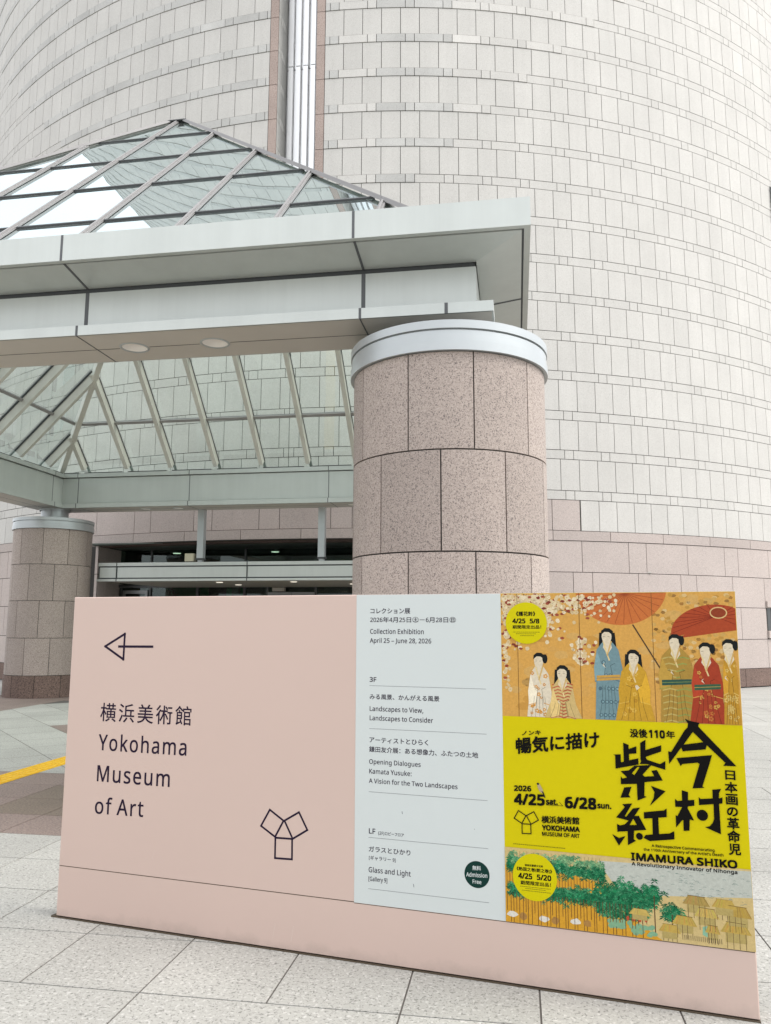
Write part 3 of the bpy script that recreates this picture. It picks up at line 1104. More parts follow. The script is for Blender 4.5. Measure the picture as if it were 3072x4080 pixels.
b.build('free_badge', [M['green_ink']], sheet)


def flat(mb, pts, y, holes=(), col=None, mt=0):
    loops = [[Vector((x, z, 0)) for x, z in l] for l in [pts, *holes]]
    allp = [p for l in loops for p in l]
    for t in tessellate_polygon(loops):
        P = [(allp[i].x, y, allp[i].y) for i in t]
        nx = (P[1][0] - P[0][0]) * (P[2][2] - P[0][2]) - (P[2][0] - P[0][0]) * (P[1][2] - P[0][2])
        mb.face(P if nx > 0 else P[::-1], mt, 1, col)


def stroke(mb, loop, wd, y, closed=True, **k):
    n_ = len(loop)
    for i in range(n_ if closed else n_ - 1):
        a, c = Vector(loop[i]), Vector(loop[(i + 1) % n_])
        d = (c - a).normalized()
        s = Vector((-d.y, d.x)) * wd / 2
        a, c = a - d * wd * 0.5, c + d * wd * 0.5
        yy = y - i * 5e-7
        flat(mb, [tuple(a - s), tuple(c - s), tuple(c + s), tuple(a + s)], yy, **k)


def squares(cx, cz, sc):
    """three outlined squares around a triangle"""
    out = []
    for q_ in ([(1.286, .667), (1.367, .618), (1.32, .534), (1.237, .582)], [(1.372, .619), (1.454, .667), (1.503, .583), (1.421, .533)], [(1.322, .53), (1.418, .532), (1.419, .432), (1.322, .429)]):
        out.append([(cx + (x - 1.37) * sc, cz + (z - 0.55) * sc) for x, z in q_])
    return out


b = MB()
for s in squares(1.37, 0.55, 0.97):
    stroke(b, s, 0.0095, -0.0006)
b.build('emblem', [M['ink']], sign)
b = MB()
stroke(b, [(0.232, 1.4705), (0.360, 1.541), (0.358, 1.400)], 0.0125, -0.0006)
flat(b, [(0.319, 1.4640), (0.551, 1.4660), (0.551, 1.4790), (0.319, 1.4770)], -0.0009)
b.build('arrow', [M['ink']], sign)


GLY={
"'":'225|85 456,65 714,160 714,140 456',
'(':'300|187 -158,141 -97,104 -30,76 41,56 117,44 194,40 274,44 354,56 433,76 510,104 583,141 651,187 714,270 714,227 649,192 580,165 507,145 431,133 354,129 275,133 198,145 122,165 47,192 -25,227 -93,269 -158',
')':'300|31 -158,73 -93,108 -25,135 47,155 122,167 198,171 275,167 354,155 431,135 507,108 580,73 649,30 714,113 714,159 651,196 583,225 510,244 433,256 354,260 274,256 194,244 117,225 41,196 -30,159 -97,113 -158',
',':'268|41 -129,70 -4,91 116,185 116,192 105,155 -11,106 -129',
'.':'268|133 -14,90 2,77 23,72 54,77 86,90 106,133 121,178 106,191 86,196 54,191 23,178 2',
'/':'372|10 0,276 714,362 714,96 0',
'0':'572|285 -10,211 1,152 33,107 88,75 161,55 251,49 358,52 432,59 498,73 556,91 606,116 648,148 682,186 706,232 720,285 725,358 714,418 682,464 628,497 556,516 465,523 358,520 285,512 219,499 161,480 110,455 68,423 34,385 10,339 -5|285 65,333 73,371 97,399 137,419 194,430 268,434 358,430 447,419 520,399 577,371 618,333 642,285 650,236 642,198 618,171 577,152 520,141 447,137 358,141 268,152 195,171 138,198 97,236 73',
'1':'572|269 0,269 499,270 568,273 622,244 595,211 567,135 505,89 564,282 714,355 714,355 0',
'2':'572|48 0,48 73,235 262,326 358,382 440,396 483,401 529,392 581,366 618,326 641,275 649,226 644,184 631,103 581,56 640,153 699,190 713,231 721,275 724,337 718,390 702,433 674,465 636,485 589,491 534,485 480,468 430,404 333,308 231,159 84,159 80,520 80,520 0',
'3':'572|241 -10,137 -2,45 29,45 111,142 77,242 64,300 68,346 81,381 102,412 146,423 205,410 263,371 302,331 318,282 328,223 331,154 331,154 406,224 406,278 410,322 422,358 443,392 486,403 541,394 587,368 622,327 643,273 650,219 646,174 633,93 590,49 650,143 702,183 714,226 722,272 724,340 718,396 702,439 674,469 638,487 595,493 547,489 502,475 464,453 432,423 407,387 388,345 376,345 372,397 362,440 344,473 318,496 286,510 247,515 203,508 144,486 93,449 49,397 17,352 2,300 -7',
'4':'572|363 0,363 162,21 162,21 237,357 718,448 718,448 241,552 241,552 162,448 162,448 0|107 241,363 241,363 466,364 554,368 624,364 624,344 583,321 546',
'5':'572|248 -10,145 0,63 29,63 112,151 78,249 65,298 69,341 82,376 103,403 132,420 171,425 219,414 281,382 327,348 347,302 360,246 364,182 359,124 349,80 377,107 714,465 714,465 634,182 634,165 427,211 434,275 438,343 432,402 414,450 383,486 341,508 290,515 228,507 159,484 101,445 53,391 18,326 -3',
'6':'572|298 -10,254 -6,213 5,175 24,141 51,112 85,88 128,69 179,59 238,55 305,69 456,80 505,96 550,117 592,144 629,178 661,217 688,264 708,319 720,382 724,429 722,470 715,470 640,430 649,384 652,321 646,269 629,228 602,197 566,174 523,158 474,143 363,149 363,176 395,213 423,260 441,318 447,376 441,426 422,468 390,500 348,519 294,525 230,518 161,498 102,463 54,418 18,363 -3|297 64,354 74,399 105,421 136,434 178,438 230,429 291,404 338,360 368,300 378,256 373,218 359,187 336,164 309,149 279,144 247,161 162,182 123,212 92,250 71',
'8':'572|288 -10,217 -4,158 12,111 40,77 79,56 126,49 182,54 228,70 267,124 329,197 373,149 406,109 446,81 494,72 554,79 605,100 647,133 680,176 704,227 719,285 724,344 719,395 704,439 680,472 646,492 604,499 553,494 513,480 478,431 422,363 378,443 331,501 269,517 230,522 185,515 129,494 82,459 42,411 13,354 -4|289 412,376 465,403 502,412 550,403 594,377 626,336 646,284 653,234 646,193 626,167 594,158 550,162 516,176 488,223 446|286 60,350 69,398 94,426 134,436 184,426 232,395 270,365 293,328 313,286 331,270 337,230 317,196 296,170 273,144 231,135 181,144 133,172 94,219 69',
'9':'572|192 -10,145 -8,102 0,102 75,190 62,254 68,306 85,346 112,378 147,401 190,417 240,431 350,425 350,398 318,362 291,314 273,255 267,198 273,148 292,107 323,75 366,56 420,50 483,53 531,63 574,79 612,113 660,158 695,194 711,234 721,278 724,322 720,363 709,401 690,435 663,464 628,488 585,506 535,516 476,520 409,506 258,495 209,479 164,457 123,431 85,397 53,358 26,310 6,255 -6|274 336,319 341,357 356,388 378,412 405,426 435,431 467,414 552,393 591,363 622,325 643,278 650,222 640,177 609,155 577,141 535,137 484,145 422,171 375,213 346',
':':'268|133 414,90 430,77 451,72 482,77 514,90 535,133 550,178 535,191 514,196 482,191 451,178 430|133 -14,90 2,77 23,72 54,77 86,90 106,133 121,178 106,191 86,196 54,191 23,178 2',
'A':'639|0 0,279 717,360 717,638 0,545 0,459 221,176 221,91 0|206 301,432 301,352 517,342 546,328 590,318 624,302 563,287 517',
'C':'632|389 -10,320 -5,260 10,207 35,162 69,126 112,98 163,77 222,65 287,61 358,65 427,79 491,101 549,131 599,170 642,217 678,272 703,334 719,404 724,476 719,542 705,601 682,565 606,492 633,403 645,332 636,271 611,222 568,185 510,163 440,156 357,163 274,183 204,217 147,265 103,327 78,402 69,491 77,573 97,573 19,490 -3',
'D':'730|97 0,97 714,317 714,386 710,448 696,504 674,553 643,593 604,626 557,650 501,664 437,669 364,658 253,625 162,570 92,496 41,405 10,296 0|187 77,284 77,445 109,542 203,574 361,566 448,543 518,504 570,450 607,383 630,304 637,187 637',
'E':'556|97 0,97 714,496 714,496 635,187 635,187 412,478 412,478 334,187 334,187 79,496 79,496 0',
'F':'519|97 0,97 714,496 714,496 635,187 635,187 382,477 382,477 303,187 303,187 0',
'G':'728|403 -10,333 -5,271 10,216 35,169 68,131 111,101 162,79 220,65 285,61 357,66 428,81 493,105 551,139 602,181 644,232 679,290 704,357 719,431 724,545 713,644 682,610 604,525 633,426 645,347 636,280 611,226 568,187 510,163 440,155 357,158 302,167 252,182 206,204 166,233 132,269 105,312 84,364 72,424 68,504 73,564 85,564 297,407 297,407 377,654 377,654 27,537 -1',
'H':'741|97 0,97 714,187 714,187 412,553 412,553 714,643 714,643 0,553 0,553 333,187 333,187 0',
'I':'339|40 0,40 52,124 71,124 642,40 662,40 714,298 714,298 662,214 642,214 71,298 52,298 0',
'J':'273|-4 -190,-46 -186,-78 -177,-78 -101,-44 -108,-6 -111,41 -101,78 -66,92 4,92 714,182 714,182 11,176 -52,159 -102,131 -141,93 -168,48 -185',
'K':'619|97 0,97 714,187 714,187 362,249 430,310 498,503 714,608 714,325 403,619 0,513 0,260 341,187 277,187 0',
'L':'524|97 0,97 714,187 714,187 80,499 80,499 0',
'M':'907|97 0,97 714,230 714,450 129,454 129,678 714,810 714,810 0,721 0,721 439,723 542,728 625,724 625,486 0,412 0,177 626,173 626,178 543,180 433,180 0',
'N':'760|97 0,97 714,201 714,582 123,586 123,584 171,581 241,579 311,579 714,663 714,663 0,558 0,176 593,172 593,178 506,180 399,180 0',
'O':'781|391 -10,321 -5,260 10,206 36,162 71,125 114,97 165,77 223,65 288,61 359,65 429,77 493,97 551,125 602,162 644,206 679,260 705,322 720,392 725,460 720,520 705,572 680,617 645,654 602,683 552,703 493,716 429,720 358,716 287,703 223,683 165,654 114,617 71,572 36,519 10,459 -5|391 68,465 77,524 102,569 145,600 204,619 274,625 358,619 442,600 512,569 569,524 612,465 638,392 646,318 638,259 612,213 569,182 512,162 441,156 358,162 274,181 204,213 145,258 102,317 77',
'R':'622|97 0,97 714,294 714,375 708,440 692,490 664,526 624,547 573,554 511,549 459,533 416,509 382,479 356,411 320,607 0,502 0,329 295,187 295,187 0|187 371,294 371,347 375,389 386,421 406,451 448,461 507,451 567,419 607,386 623,343 633,289 636,187 636',
'S':'549|247 -10,136 -1,51 24,51 110,141 81,251 68,300 71,340 82,372 99,402 135,412 183,397 242,346 286,244 330,188 354,142 381,107 411,81 447,65 491,60 542,67 595,89 640,124 675,170 702,206 714,245 722,288 724,396 713,485 684,457 607,376 634,286 645,227 638,185 617,159 583,151 541,166 481,215 438,307 397,414 347,452 318,479 284,496 242,502 191,494 132,471 83,433 43,382 14,320 -4',
'T':'556|233 0,233 635,10 635,10 714,545 714,545 635,323 635,323 0',
'U':'731|362 -10,280 -2,213 22,159 62,121 116,98 180,90 254,90 714,180 714,180 251,185 197,201 152,226 116,263 89,310 73,367 68,426 74,473 91,508 119,532 157,546 201,551 252,551 714,640 714,640 252,637 204,627 160,610 119,586 82,556 50,519 25,474 5,422 -6',
'V':'600|255 0,0 714,94 714,255 256,282 174,300 100,318 174,345 258,505 714,600 714,345 0',
'Y':'566|238 0,238 273,0 714,98 714,283 363,469 714,566 714,328 277,328 0',
'[':'329|80 -158,80 714,304 714,304 642,166 642,166 -86,304 -86,304 -158',
']':'329|25 -158,25 -86,163 -86,163 642,25 642,25 714,249 714,249 -158',
'a':'561|215 -10,169 -6,129 7,94 29,67 59,51 99,46 149,53 198,74 239,109 273,159 297,223 313,303 320,394 323,394 355,387 412,365 448,330 468,283 474,203 462,132 433,105 499,188 532,288 545,348 540,396 526,433 502,459 468,475 422,480 365,480 0,416 0,399 76,395 76,359 38,322 11,276 -5|235 61,297 70,348 99,373 128,388 167,393 214,393 262,314 259,254 254,208 243,176 227,147 193,137 148,144 109,165 82,196 66',
'b':'615|339 -10,282 -4,236 13,200 38,173 68,166 68,148 0,85 0,85 760,173 760,173 575,172 512,168 465,173 465,200 496,236 522,282 539,339 545,401 537,455 514,500 476,533 422,553 352,560 268,553 184,533 114,499 60,454 21,401 -2|326 63,370 69,406 87,433 116,453 157,465 208,469 269,453 382,405 449,324 472,273 467,234 450,206 423,188 384,177 334,173 271,173 267,177 206,187 156,205 115,233 86,274 69',
'c':'480|300 -10,254 -7,212 3,174 19,139 42,110 72,87 109,69 153,59 205,55 265,59 327,70 381,88 426,113 464,142 494,178 517,217 533,260 543,306 546,385 537,447 517,420 444,364 461,304 469,216 446,164 379,146 266,150 206,163 157,184 117,214 89,253 72,299 66,376 75,438 97,438 19,379 -2',
'd':'615|275 -10,213 -2,159 21,115 59,82 113,62 183,55 267,62 351,82 421,115 476,160 515,214 538,276 546,332 540,378 523,442 467,448 467,445 505,442 546,442 760,530 760,530 0,459 0,446 72,442 72,414 41,378 14,332 -4|289 63,340 68,380 84,408 109,428 146,439 193,443 250,443 266,439 327,428 379,410 420,382 449,341 467,288 473,245 467,209 448,182 416,162 375,150 324,146 265,150 206,162 156,182 116,209 87,245 69',
'e':'564|313 -10,264 -7,219 4,178 21,142 45,112 76,88 113,69 158,59 208,55 264,58 320,68 370,85 415,107 454,135 486,168 512,205 531,247 542,292 546,336 543,375 533,411 516,454 480,487 431,501 393,510 351,513 304,513 251,146 251,152 195,168 149,193 113,226 86,268 70,317 65,407 75,489 102,489 25,408 -2|148 321,421 321,413 383,390 431,349 463,291 474,235 464,192 433,170 403,156 365',
'f':'344|109 0,109 468,15 468,15 509,109 539,109 570,114 633,129 683,155 720,190 745,232 760,283 765,342 760,387 747,364 678,327 688,284 693,246 686,218 664,202 626,197 571,197 536,332 536,332 468,197 468,197 0',
'g':'615|290 -240,216 -236,152 -225,97 -206,97 -125,154 -148,220 -162,295 -167,357 -157,404 -127,433 -79,443 -16,443 5,444 39,446 71,442 71,400 26,344 -1,276 -10,212 -2,158 22,113 63,81 118,62 186,55 267,61 347,81 414,113 471,157 512,211 538,275 546,325 541,371 526,410 501,443 465,448 465,460 536,530 536,530 -9,524 -79,504 -137,471 -182,425 -214,365 -234|289 62,338 67,377 81,407 106,428 140,440 187,444 246,444 267,440 333,427 386,406 424,376 451,336 467,287 472,228 459,183 419,162 378,150 327,146 266,150 205,162 155,182 115,227 75',
'h':'618|85 0,85 760,173 760,173 537,168 462,174 462,205 498,245 524,291 540,341 545,401 540,450 524,488 498,515 461,532 411,537 349,537 0,450 0,450 343,437 415,397 458,330 472,276 466,235 450,206 422,188 383,177 335,173 277,173 0',
'i':'258|130 625,93 639,82 656,78 681,82 706,93 723,130 737,166 723,177 706,181 681,177 656,166 639|85 0,85 536,173 536,173 0',
'k':'534|85 0,85 760,172 760,172 363,171 321,168 276,172 276,190 299,214 330,236 355,407 536,510 536,293 307,525 0,419 0,233 250,172 197,172 0',
'l':'258|85 0,85 760,173 760,173 0',
'm':'935|85 0,85 536,156 536,169 463,174 463,203 500,242 526,285 541,332 546,406 536,461 506,496 456,501 456,533 496,575 524,622 541,673 546,729 541,774 525,809 500,834 462,849 412,854 349,854 0,767 0,767 345,755 416,719 458,658 472,611 467,574 452,546 427,528 392,517 349,513 296,513 0,426 0,426 345,414 416,377 458,316 472,268 466,230 450,204 422,187 384,176 336,173 278,173 0',
'n':'618|85 0,85 536,156 536,169 463,174 463,205 500,246 526,293 541,343 546,402 541,450 525,488 500,515 462,532 412,537 349,537 0,450 0,450 343,437 415,397 458,330 472,277 466,236 450,207 422,188 384,177 336,173 278,173 0',
'o':'605|301 -10,255 -6,213 4,175 22,140 48,111 79,87 117,69 162,59 213,55 269,62 351,85 419,122 474,172 514,233 538,304 546,351 542,394 532,432 513,467 489,496 457,520 420,537 375,547 325,551 269,543 187,521 118,484 63,433 22,372 -2|303 63,352 69,392 88,422 119,443 160,456 210,460 269,456 328,443 377,422 418,392 448,352 466,302 472,252 466,213 448,183 418,162 377,150 328,146 269,150 210,163 160,184 119,213 88,253 69',
'p':'615|85 -240,85 536,157 536,169 463,173 463,201 495,236 522,282 540,340 546,402 538,455 515,500 477,533 423,553 354,560 269,553 185,533 116,500 61,455 22,401 -2,339 -10,282 -4,237 14,173 68,167 68,171 25,173 -20,173 -240|326 63,371 70,406 90,434 122,454 164,469 270,465 327,453 376,433 417,406 448,369 466,324 472,275 467,236 452,209 426,190 390,178 343,173 286,173 269,177 208,187 157,205 117,233 87,274 69',
'r':'413|85 0,85 536,157 536,167 438,171 438,201 479,238 514,283 538,335 546,368 545,398 540,387 459,359 464,329 466,289 460,252 444,220 416,194 381,178 337,173 286,173 0',
's':'479|220 -10,123 -1,52 24,52 104,129 75,222 61,280 66,319 83,342 108,349 140,338 176,299 208,217 244,128 284,71 332,56 364,51 404,65 464,107 509,147 530,196 542,252 546,343 536,423 510,393 440,322 464,246 474,198 470,164 456,142 436,135 409,148 372,192 342,273 307,360 267,415 219,429 187,434 148,428 100,408 61,376 30,333 8,281 -6',
't':'361|249 -10,172 4,139 24,114 55,98 98,92 156,92 468,16 468,16 510,93 545,128 659,180 659,180 536,335 536,335 468,180 468,180 158,186 115,204 86,230 68,264 62,305 66,339 73,339 6,299 -5',
'u':'618|274 -10,215 -5,166 11,128 36,101 74,84 123,79 185,79 536,168 536,168 191,181 120,221 77,287 63,340 69,381 85,411 113,430 151,441 199,445 257,445 536,533 536,533 0,461 0,448 71,444 71,413 35,372 9,324 -5',
'v':'508|203 0,0 536,94 536,208 220,225 171,241 119,251 78,255 78,266 120,283 172,300 220,414 536,508 536,304 0',
'w':'786|158 1,11 537,102 537,176 251,197 164,211 91,215 91,225 133,237 186,251 235,346 537,442 537,534 235,555 161,570 92,574 92,587 161,610 251,685 537,775 537,626 1,523 1,431 303,408 383,394 445,390 445,377 383,354 302,258 1',
'x':'529|18 0,212 274,27 536,127 536,265 334,402 536,501 536,316 274,511 0,411 0,265 214,117 0',
'y':'510|84 -240,42 -238,11 -232,11 -162,37 -166,70 -168,111 -161,144 -142,169 -112,189 -73,217 -2,1 536,95 536,211 231,238 155,256 85,260 85,278 151,306 232,415 536,510 536,279 -74,258 -121,234 -162,206 -195,173 -220,132 -235',
'–':'600|95 0,95 714,505 714,505 0|146 51,455 51,455 663,146 663'}



def cjk(ch):
    """outline of one character that is not in the Latin table, from the built-in font"""
    c = bpy.data.curves.new('lettering', 'FONT')
    c.body = ch
    c.resolution_u = 4
    o = bpy.data.objects.new('lettering_tmp', c)
    COL.objects.link(o)
    bpy.context.view_layer.update()
    me = bpy.data.meshes.new_from_object(o.evaluated_get(bpy.context.evaluated_depsgraph_get()))
    bpy.data.objects.remove(o)
    bpy.data.curves.remove(c)
    V = [(v.co.x, v.co.y) for v in me.vertices]
    F = [tuple(p.vertices) for p in me.polygons]
    bpy.data.meshes.remove(me)
    return V, F, 1.0


def latin(ch):
    adv, *loops = GLY[ch].split('|')
    loops = [[Vector((int(p.split()[0]) / 1000, int(p.split()[1]) / 1000, 0)) for p in l.split(',')] for l in loops]
    V = [(p.x, p.y) for l in loops for p in l]

    def inside(p, l):
        k = False
        for a, c in zip(l, l[1:] + l[:1]):
            if (a.y > p.y) != (c.y > p.y) and p.x < (c.x - a.x) * (p.y - a.y) / (c.y - a.y) + a.x:
                k = not k
        return k
    start, st = [], 0
    for l in loops:
        start.append(st)
        st += len(l)
    F = []
    depth = [sum(inside(l[0], m) for m in loops if m is not l) for l in loops]
    for a, l in enumerate(loops):
        if depth[a] % 2 == 0:
            grp = [a] + [c for c, m in enumerate(loops) if depth[c] == depth[a] + 1 and inside(m[0], l)]
            idx = [start[g] + q for g in grp for q in range(len(loops[g]))]
            for t in tessellate_polygon([loops[g] for g in grp]):
                F.append(tuple(idx[q] for q in t))
    return V, F, int(adv) / 1000


CACHE = {}


def lettering(txt, mode, x0, z0, x1, z1, h, y, m, parent, bold=0.0):
    V, F, pen = [], [], 0.0
    mixed = any(ord(c) > 0x2fff for c in txt)
    for ch in txt:
        if ch == ' ':
            pen += 0.26
            continue
        if ch not in CACHE:
            CACHE[ch] = latin(ch) if ch in GLY else cjk(ch)
        v, f, adv = CACHE[ch]
        k = 0.86 if mixed and ch in GLY else 1.0
        n0 = len(V)
        V += [(pen + a * k, c) for a, c in v]
        F += [tuple(n0 + q for q in t) for t in f]
        pen += adv * k + ((0.085 if h > 0.07 else 0.02) if mode == 'L' else (0.12 if h > 0.09 else 0.0))
    xs, ys = [p[0] for p in V], [p[1] for p in V]
    xa, xb = min(xs), max(xs)
    ya, yb2 = (min(ys), max(ys)) if mode == 'C' else (0.0, 0.714)
    sx, sz = (x1 - x0) / (xb - xa), h / (yb2 - ya)
    VV, FF = [], []
    for i, (dx, dz) in enumerate(((0, 0), (bold, bold), (-bold, bold), (bold, -bold), (-bold, -bold)) if bold else ((0, 0),)):
        n0 = len(VV)
        for a, c in V:
            f = (a - xa) / (xb - xa)
            VV.append((x0 + (x1 - x0) * f + dx * sz, y - i * 6e-6, z0 + (z1 - z0) * f + sz * (c - ya + dz)))
        for t in F:
            a, c, e = (VV[n0 + q] for q in t[:3])
            nx = (c[0] - a[0]) * (e[2] - a[2]) - (e[0] - a[0]) * (c[2] - a[2])
            t = tuple(n0 + q for q in t)
            FF.append(t if nx > 0 else t[::-1])
    me = bpy.data.meshes.new('lettering')
    me.from_pydata(VV, [], FF)
    me.materials.append(m)
    me.update()
    o = bpy.data.objects.new('lettering', me)
    COL.objects.link(o)
    o.parent = parent
    return o


GLY['–'] = '540|30 240,510 240,510 312,30 312'

# the poster: printed art is a plain invented scene in the same colours
po = MB()
YS = [-0.0014]
NL = [0]


def level():
    """start a new printed layer just above everything printed so far"""
    YS[0] -= 1.2e-4
    NL[0] = 0


MOT = [0.0]


def ink(c):
    return tuple(v * 0.80 for v in lin(*c)) + (MOT[0],)


def lay(pts, col, holes=()):
    NL[0] += 1
    pts = [(min(max(x, PX0 + 0.001), PX1 - 0.001), min(max(z, PZ0 + 0.001), PZ1 - 0.001)) for x, z in pts]
    flat(po, pts, YS[0] - (NL[0] % 24) * 4.8e-6, holes, ink(col))


def line(pts, wd, col, closed=False):
    NL[0] += 1
    stroke(po, pts, wd, YS[0] - (NL[0] % 24) * 4.8e-6, closed=closed, col=ink(col))


def rect(x0, x1, z0, z1, col):
    lay([(x0, z0), (x1, z0), (x1, z1), (x0, z1)], col)


def disc(cx, cz, rx, rz, col, n_=24, a0=0, a1=360):
    lay([(cx + rx * math.cos(R(a0 + (a1 - a0) * i / (n_ if a1 - a0 < 360 else n_))), cz + rz * math.sin(R(a0 + (a1 - a0) * i / n_))) for i in range(n_ if a1 - a0 >= 360 else n_ + 1)], col)


def blob(cx, cz, rx, rz, col, rnd, n_=9):
    lay([(cx + rx * rnd.uniform(0.7, 1.1) * math.cos(6.283 * i / n_), cz + rz * rnd.uniform(0.7, 1.1) * math.sin(6.283 * i / n_)) for i in range(n_)], col)


PX0, PX1, PZ0, PZM, PZB, PZ1 = 2.4885, 3.5215, 0.2695, 0.592, 1.1765, 1.7475
po.box(PX0, PX1, -0.0013, 0.001, PZ0, PZ1)
po.c[-6:] = [ink((219, 203, 3))] * 6
level()
rect(PX0, PX1, PZM, PZB, (219, 203, 3))
pr = random.Random(11)
MOT[0] = 0.4
level()
# upper picture: gold ground with blossom, parasols and robed walkers
rect(PX0, PX1, PZB, PZ1, (220, 168, 86))
for i in range(70):
    blob(pr.uniform(PX0 + 0.05, PX1 - 0.05), pr.uniform(PZB + 0.03, PZ1 - 0.03), pr.uniform(0.02, 0.05), pr.uniform(0.01, 0.03), pr.choice([(218, 168, 90), (208, 156, 76), (216, 172, 100)]), pr)
for i in range(230):
    x = PX0 + 0.68 + 0.35 * pr.random()
    z = PZB + 0.12 + 0.44 * pr.random()
    blob(min(x, PX1 - 0.02), z, 0.012, 0.009, pr.choice([(196, 150, 72), (170, 124, 62), (222, 190, 132), (160, 120, 66), (208, 168, 96)]), pr, 6)
for i in range(6):
    x = PX0 + 0.02 + 0.09 * i
    line([(x, PZ1 - 0.005), (x + 0.05, PZ1 - 0.05 - 0.02 * pr.random()), (x + 0.13, PZ1 - 0.06 - 0.05 * pr.random())], 0.004, (112, 92, 70))


def blossom(n_, fx, fz):
    for i in range(n_):
        x, z = fx(), fz()
        r = pr.uniform(0.006, 0.0125)
        if PX0 + r * 1.2 < x < PX1 - r * 1.2 and z < PZ1 - r * 1.2:
            blob(x, z, r, r, pr.choice([(232, 214, 176), (226, 204, 162), (238, 222, 188), (220, 196, 150)]), pr, 7)
            if i % 3 == 0:
                blob(x, z, r * 0.35, r * 0.35, (206, 176, 124), pr, 5)
            if i % 4 == 0:
                blob(x + pr.gauss(0, 0.012), z + pr.gauss(0, 0.012), 0.011, 0.007, pr.choice([(150, 70, 52), (164, 84, 62), (132, 60, 48)]), pr, 6)


level()
# parasols: domes cut straight at the rim, with ribs
def parasol(cx, cz, rx, rz, a0, a1, col, rib, tilt):
    P = []
    for i in range(33):
        a = R(a0 + (a1 - a0) * i / 32)
        x, z = rx * math.cos(a), rz * math.sin(a)
        P.append((cx + x * math.cos(tilt) - z * math.sin(tilt), cz + x * math.sin(tilt) + z * math.cos(tilt)))
    P = [(min(max(x, PX0 + 0.002), PX1 - 0.002), min(z, PZ1 - 0.002)) for x, z in P]
    lay(P, col)
    level()
    top = (cx + (rx * 0.1), min(cz + rz * 0.55, PZ1 - 0.004))
    for i in range(2, 32, 2):
        line([top, ((P[i][0] * 0.96 + top[0] * 0.04), P[i][1] * 0.96 + top[1] * 0.04)], 0.0022, rib)


parasol(3.04, 1.765, 0.20, 0.165, 180, 360, (206, 118, 62), (160, 78, 44), 0.06)
parasol(3.42, 1.575, 0.17, 0.115, -8, 188, (176, 76, 44), (128, 44, 30), 0.12)
disc(3.45, 1.655, 0.036, 0.026, (222, 190, 130), 20)
disc(3.45, 1.655, 0.031, 0.021, (148, 66, 40), 20)
level()
blossom(620, lambda: PX0 + abs(pr.gauss(0, 0.14)), lambda: PZ1 - abs(pr.gauss(0, 0.09)))
blossom(190, lambda: pr.uniform(PX0, 3.02), lambda: PZ1 - abs(pr.gauss(0.02, 0.05)))
blossom(60, lambda: pr.gauss(2.505, 0.012), lambda: pr.uniform(1.3, 1.6))
blossom(60, lambda: pr.gauss(2.86, 0.02), lambda: pr.uniform(1.42, 1.54))
level()
for x, wd in ((2.566, 0.0022), (2.852, 0.0026), (3.172, 0.0022)):
    rect(x, x + wd, PZB, PZ1, (118, 84, 44))
line([(3.09, 1.60), (3.31, 1.215)], 0.006, (86, 66, 48))


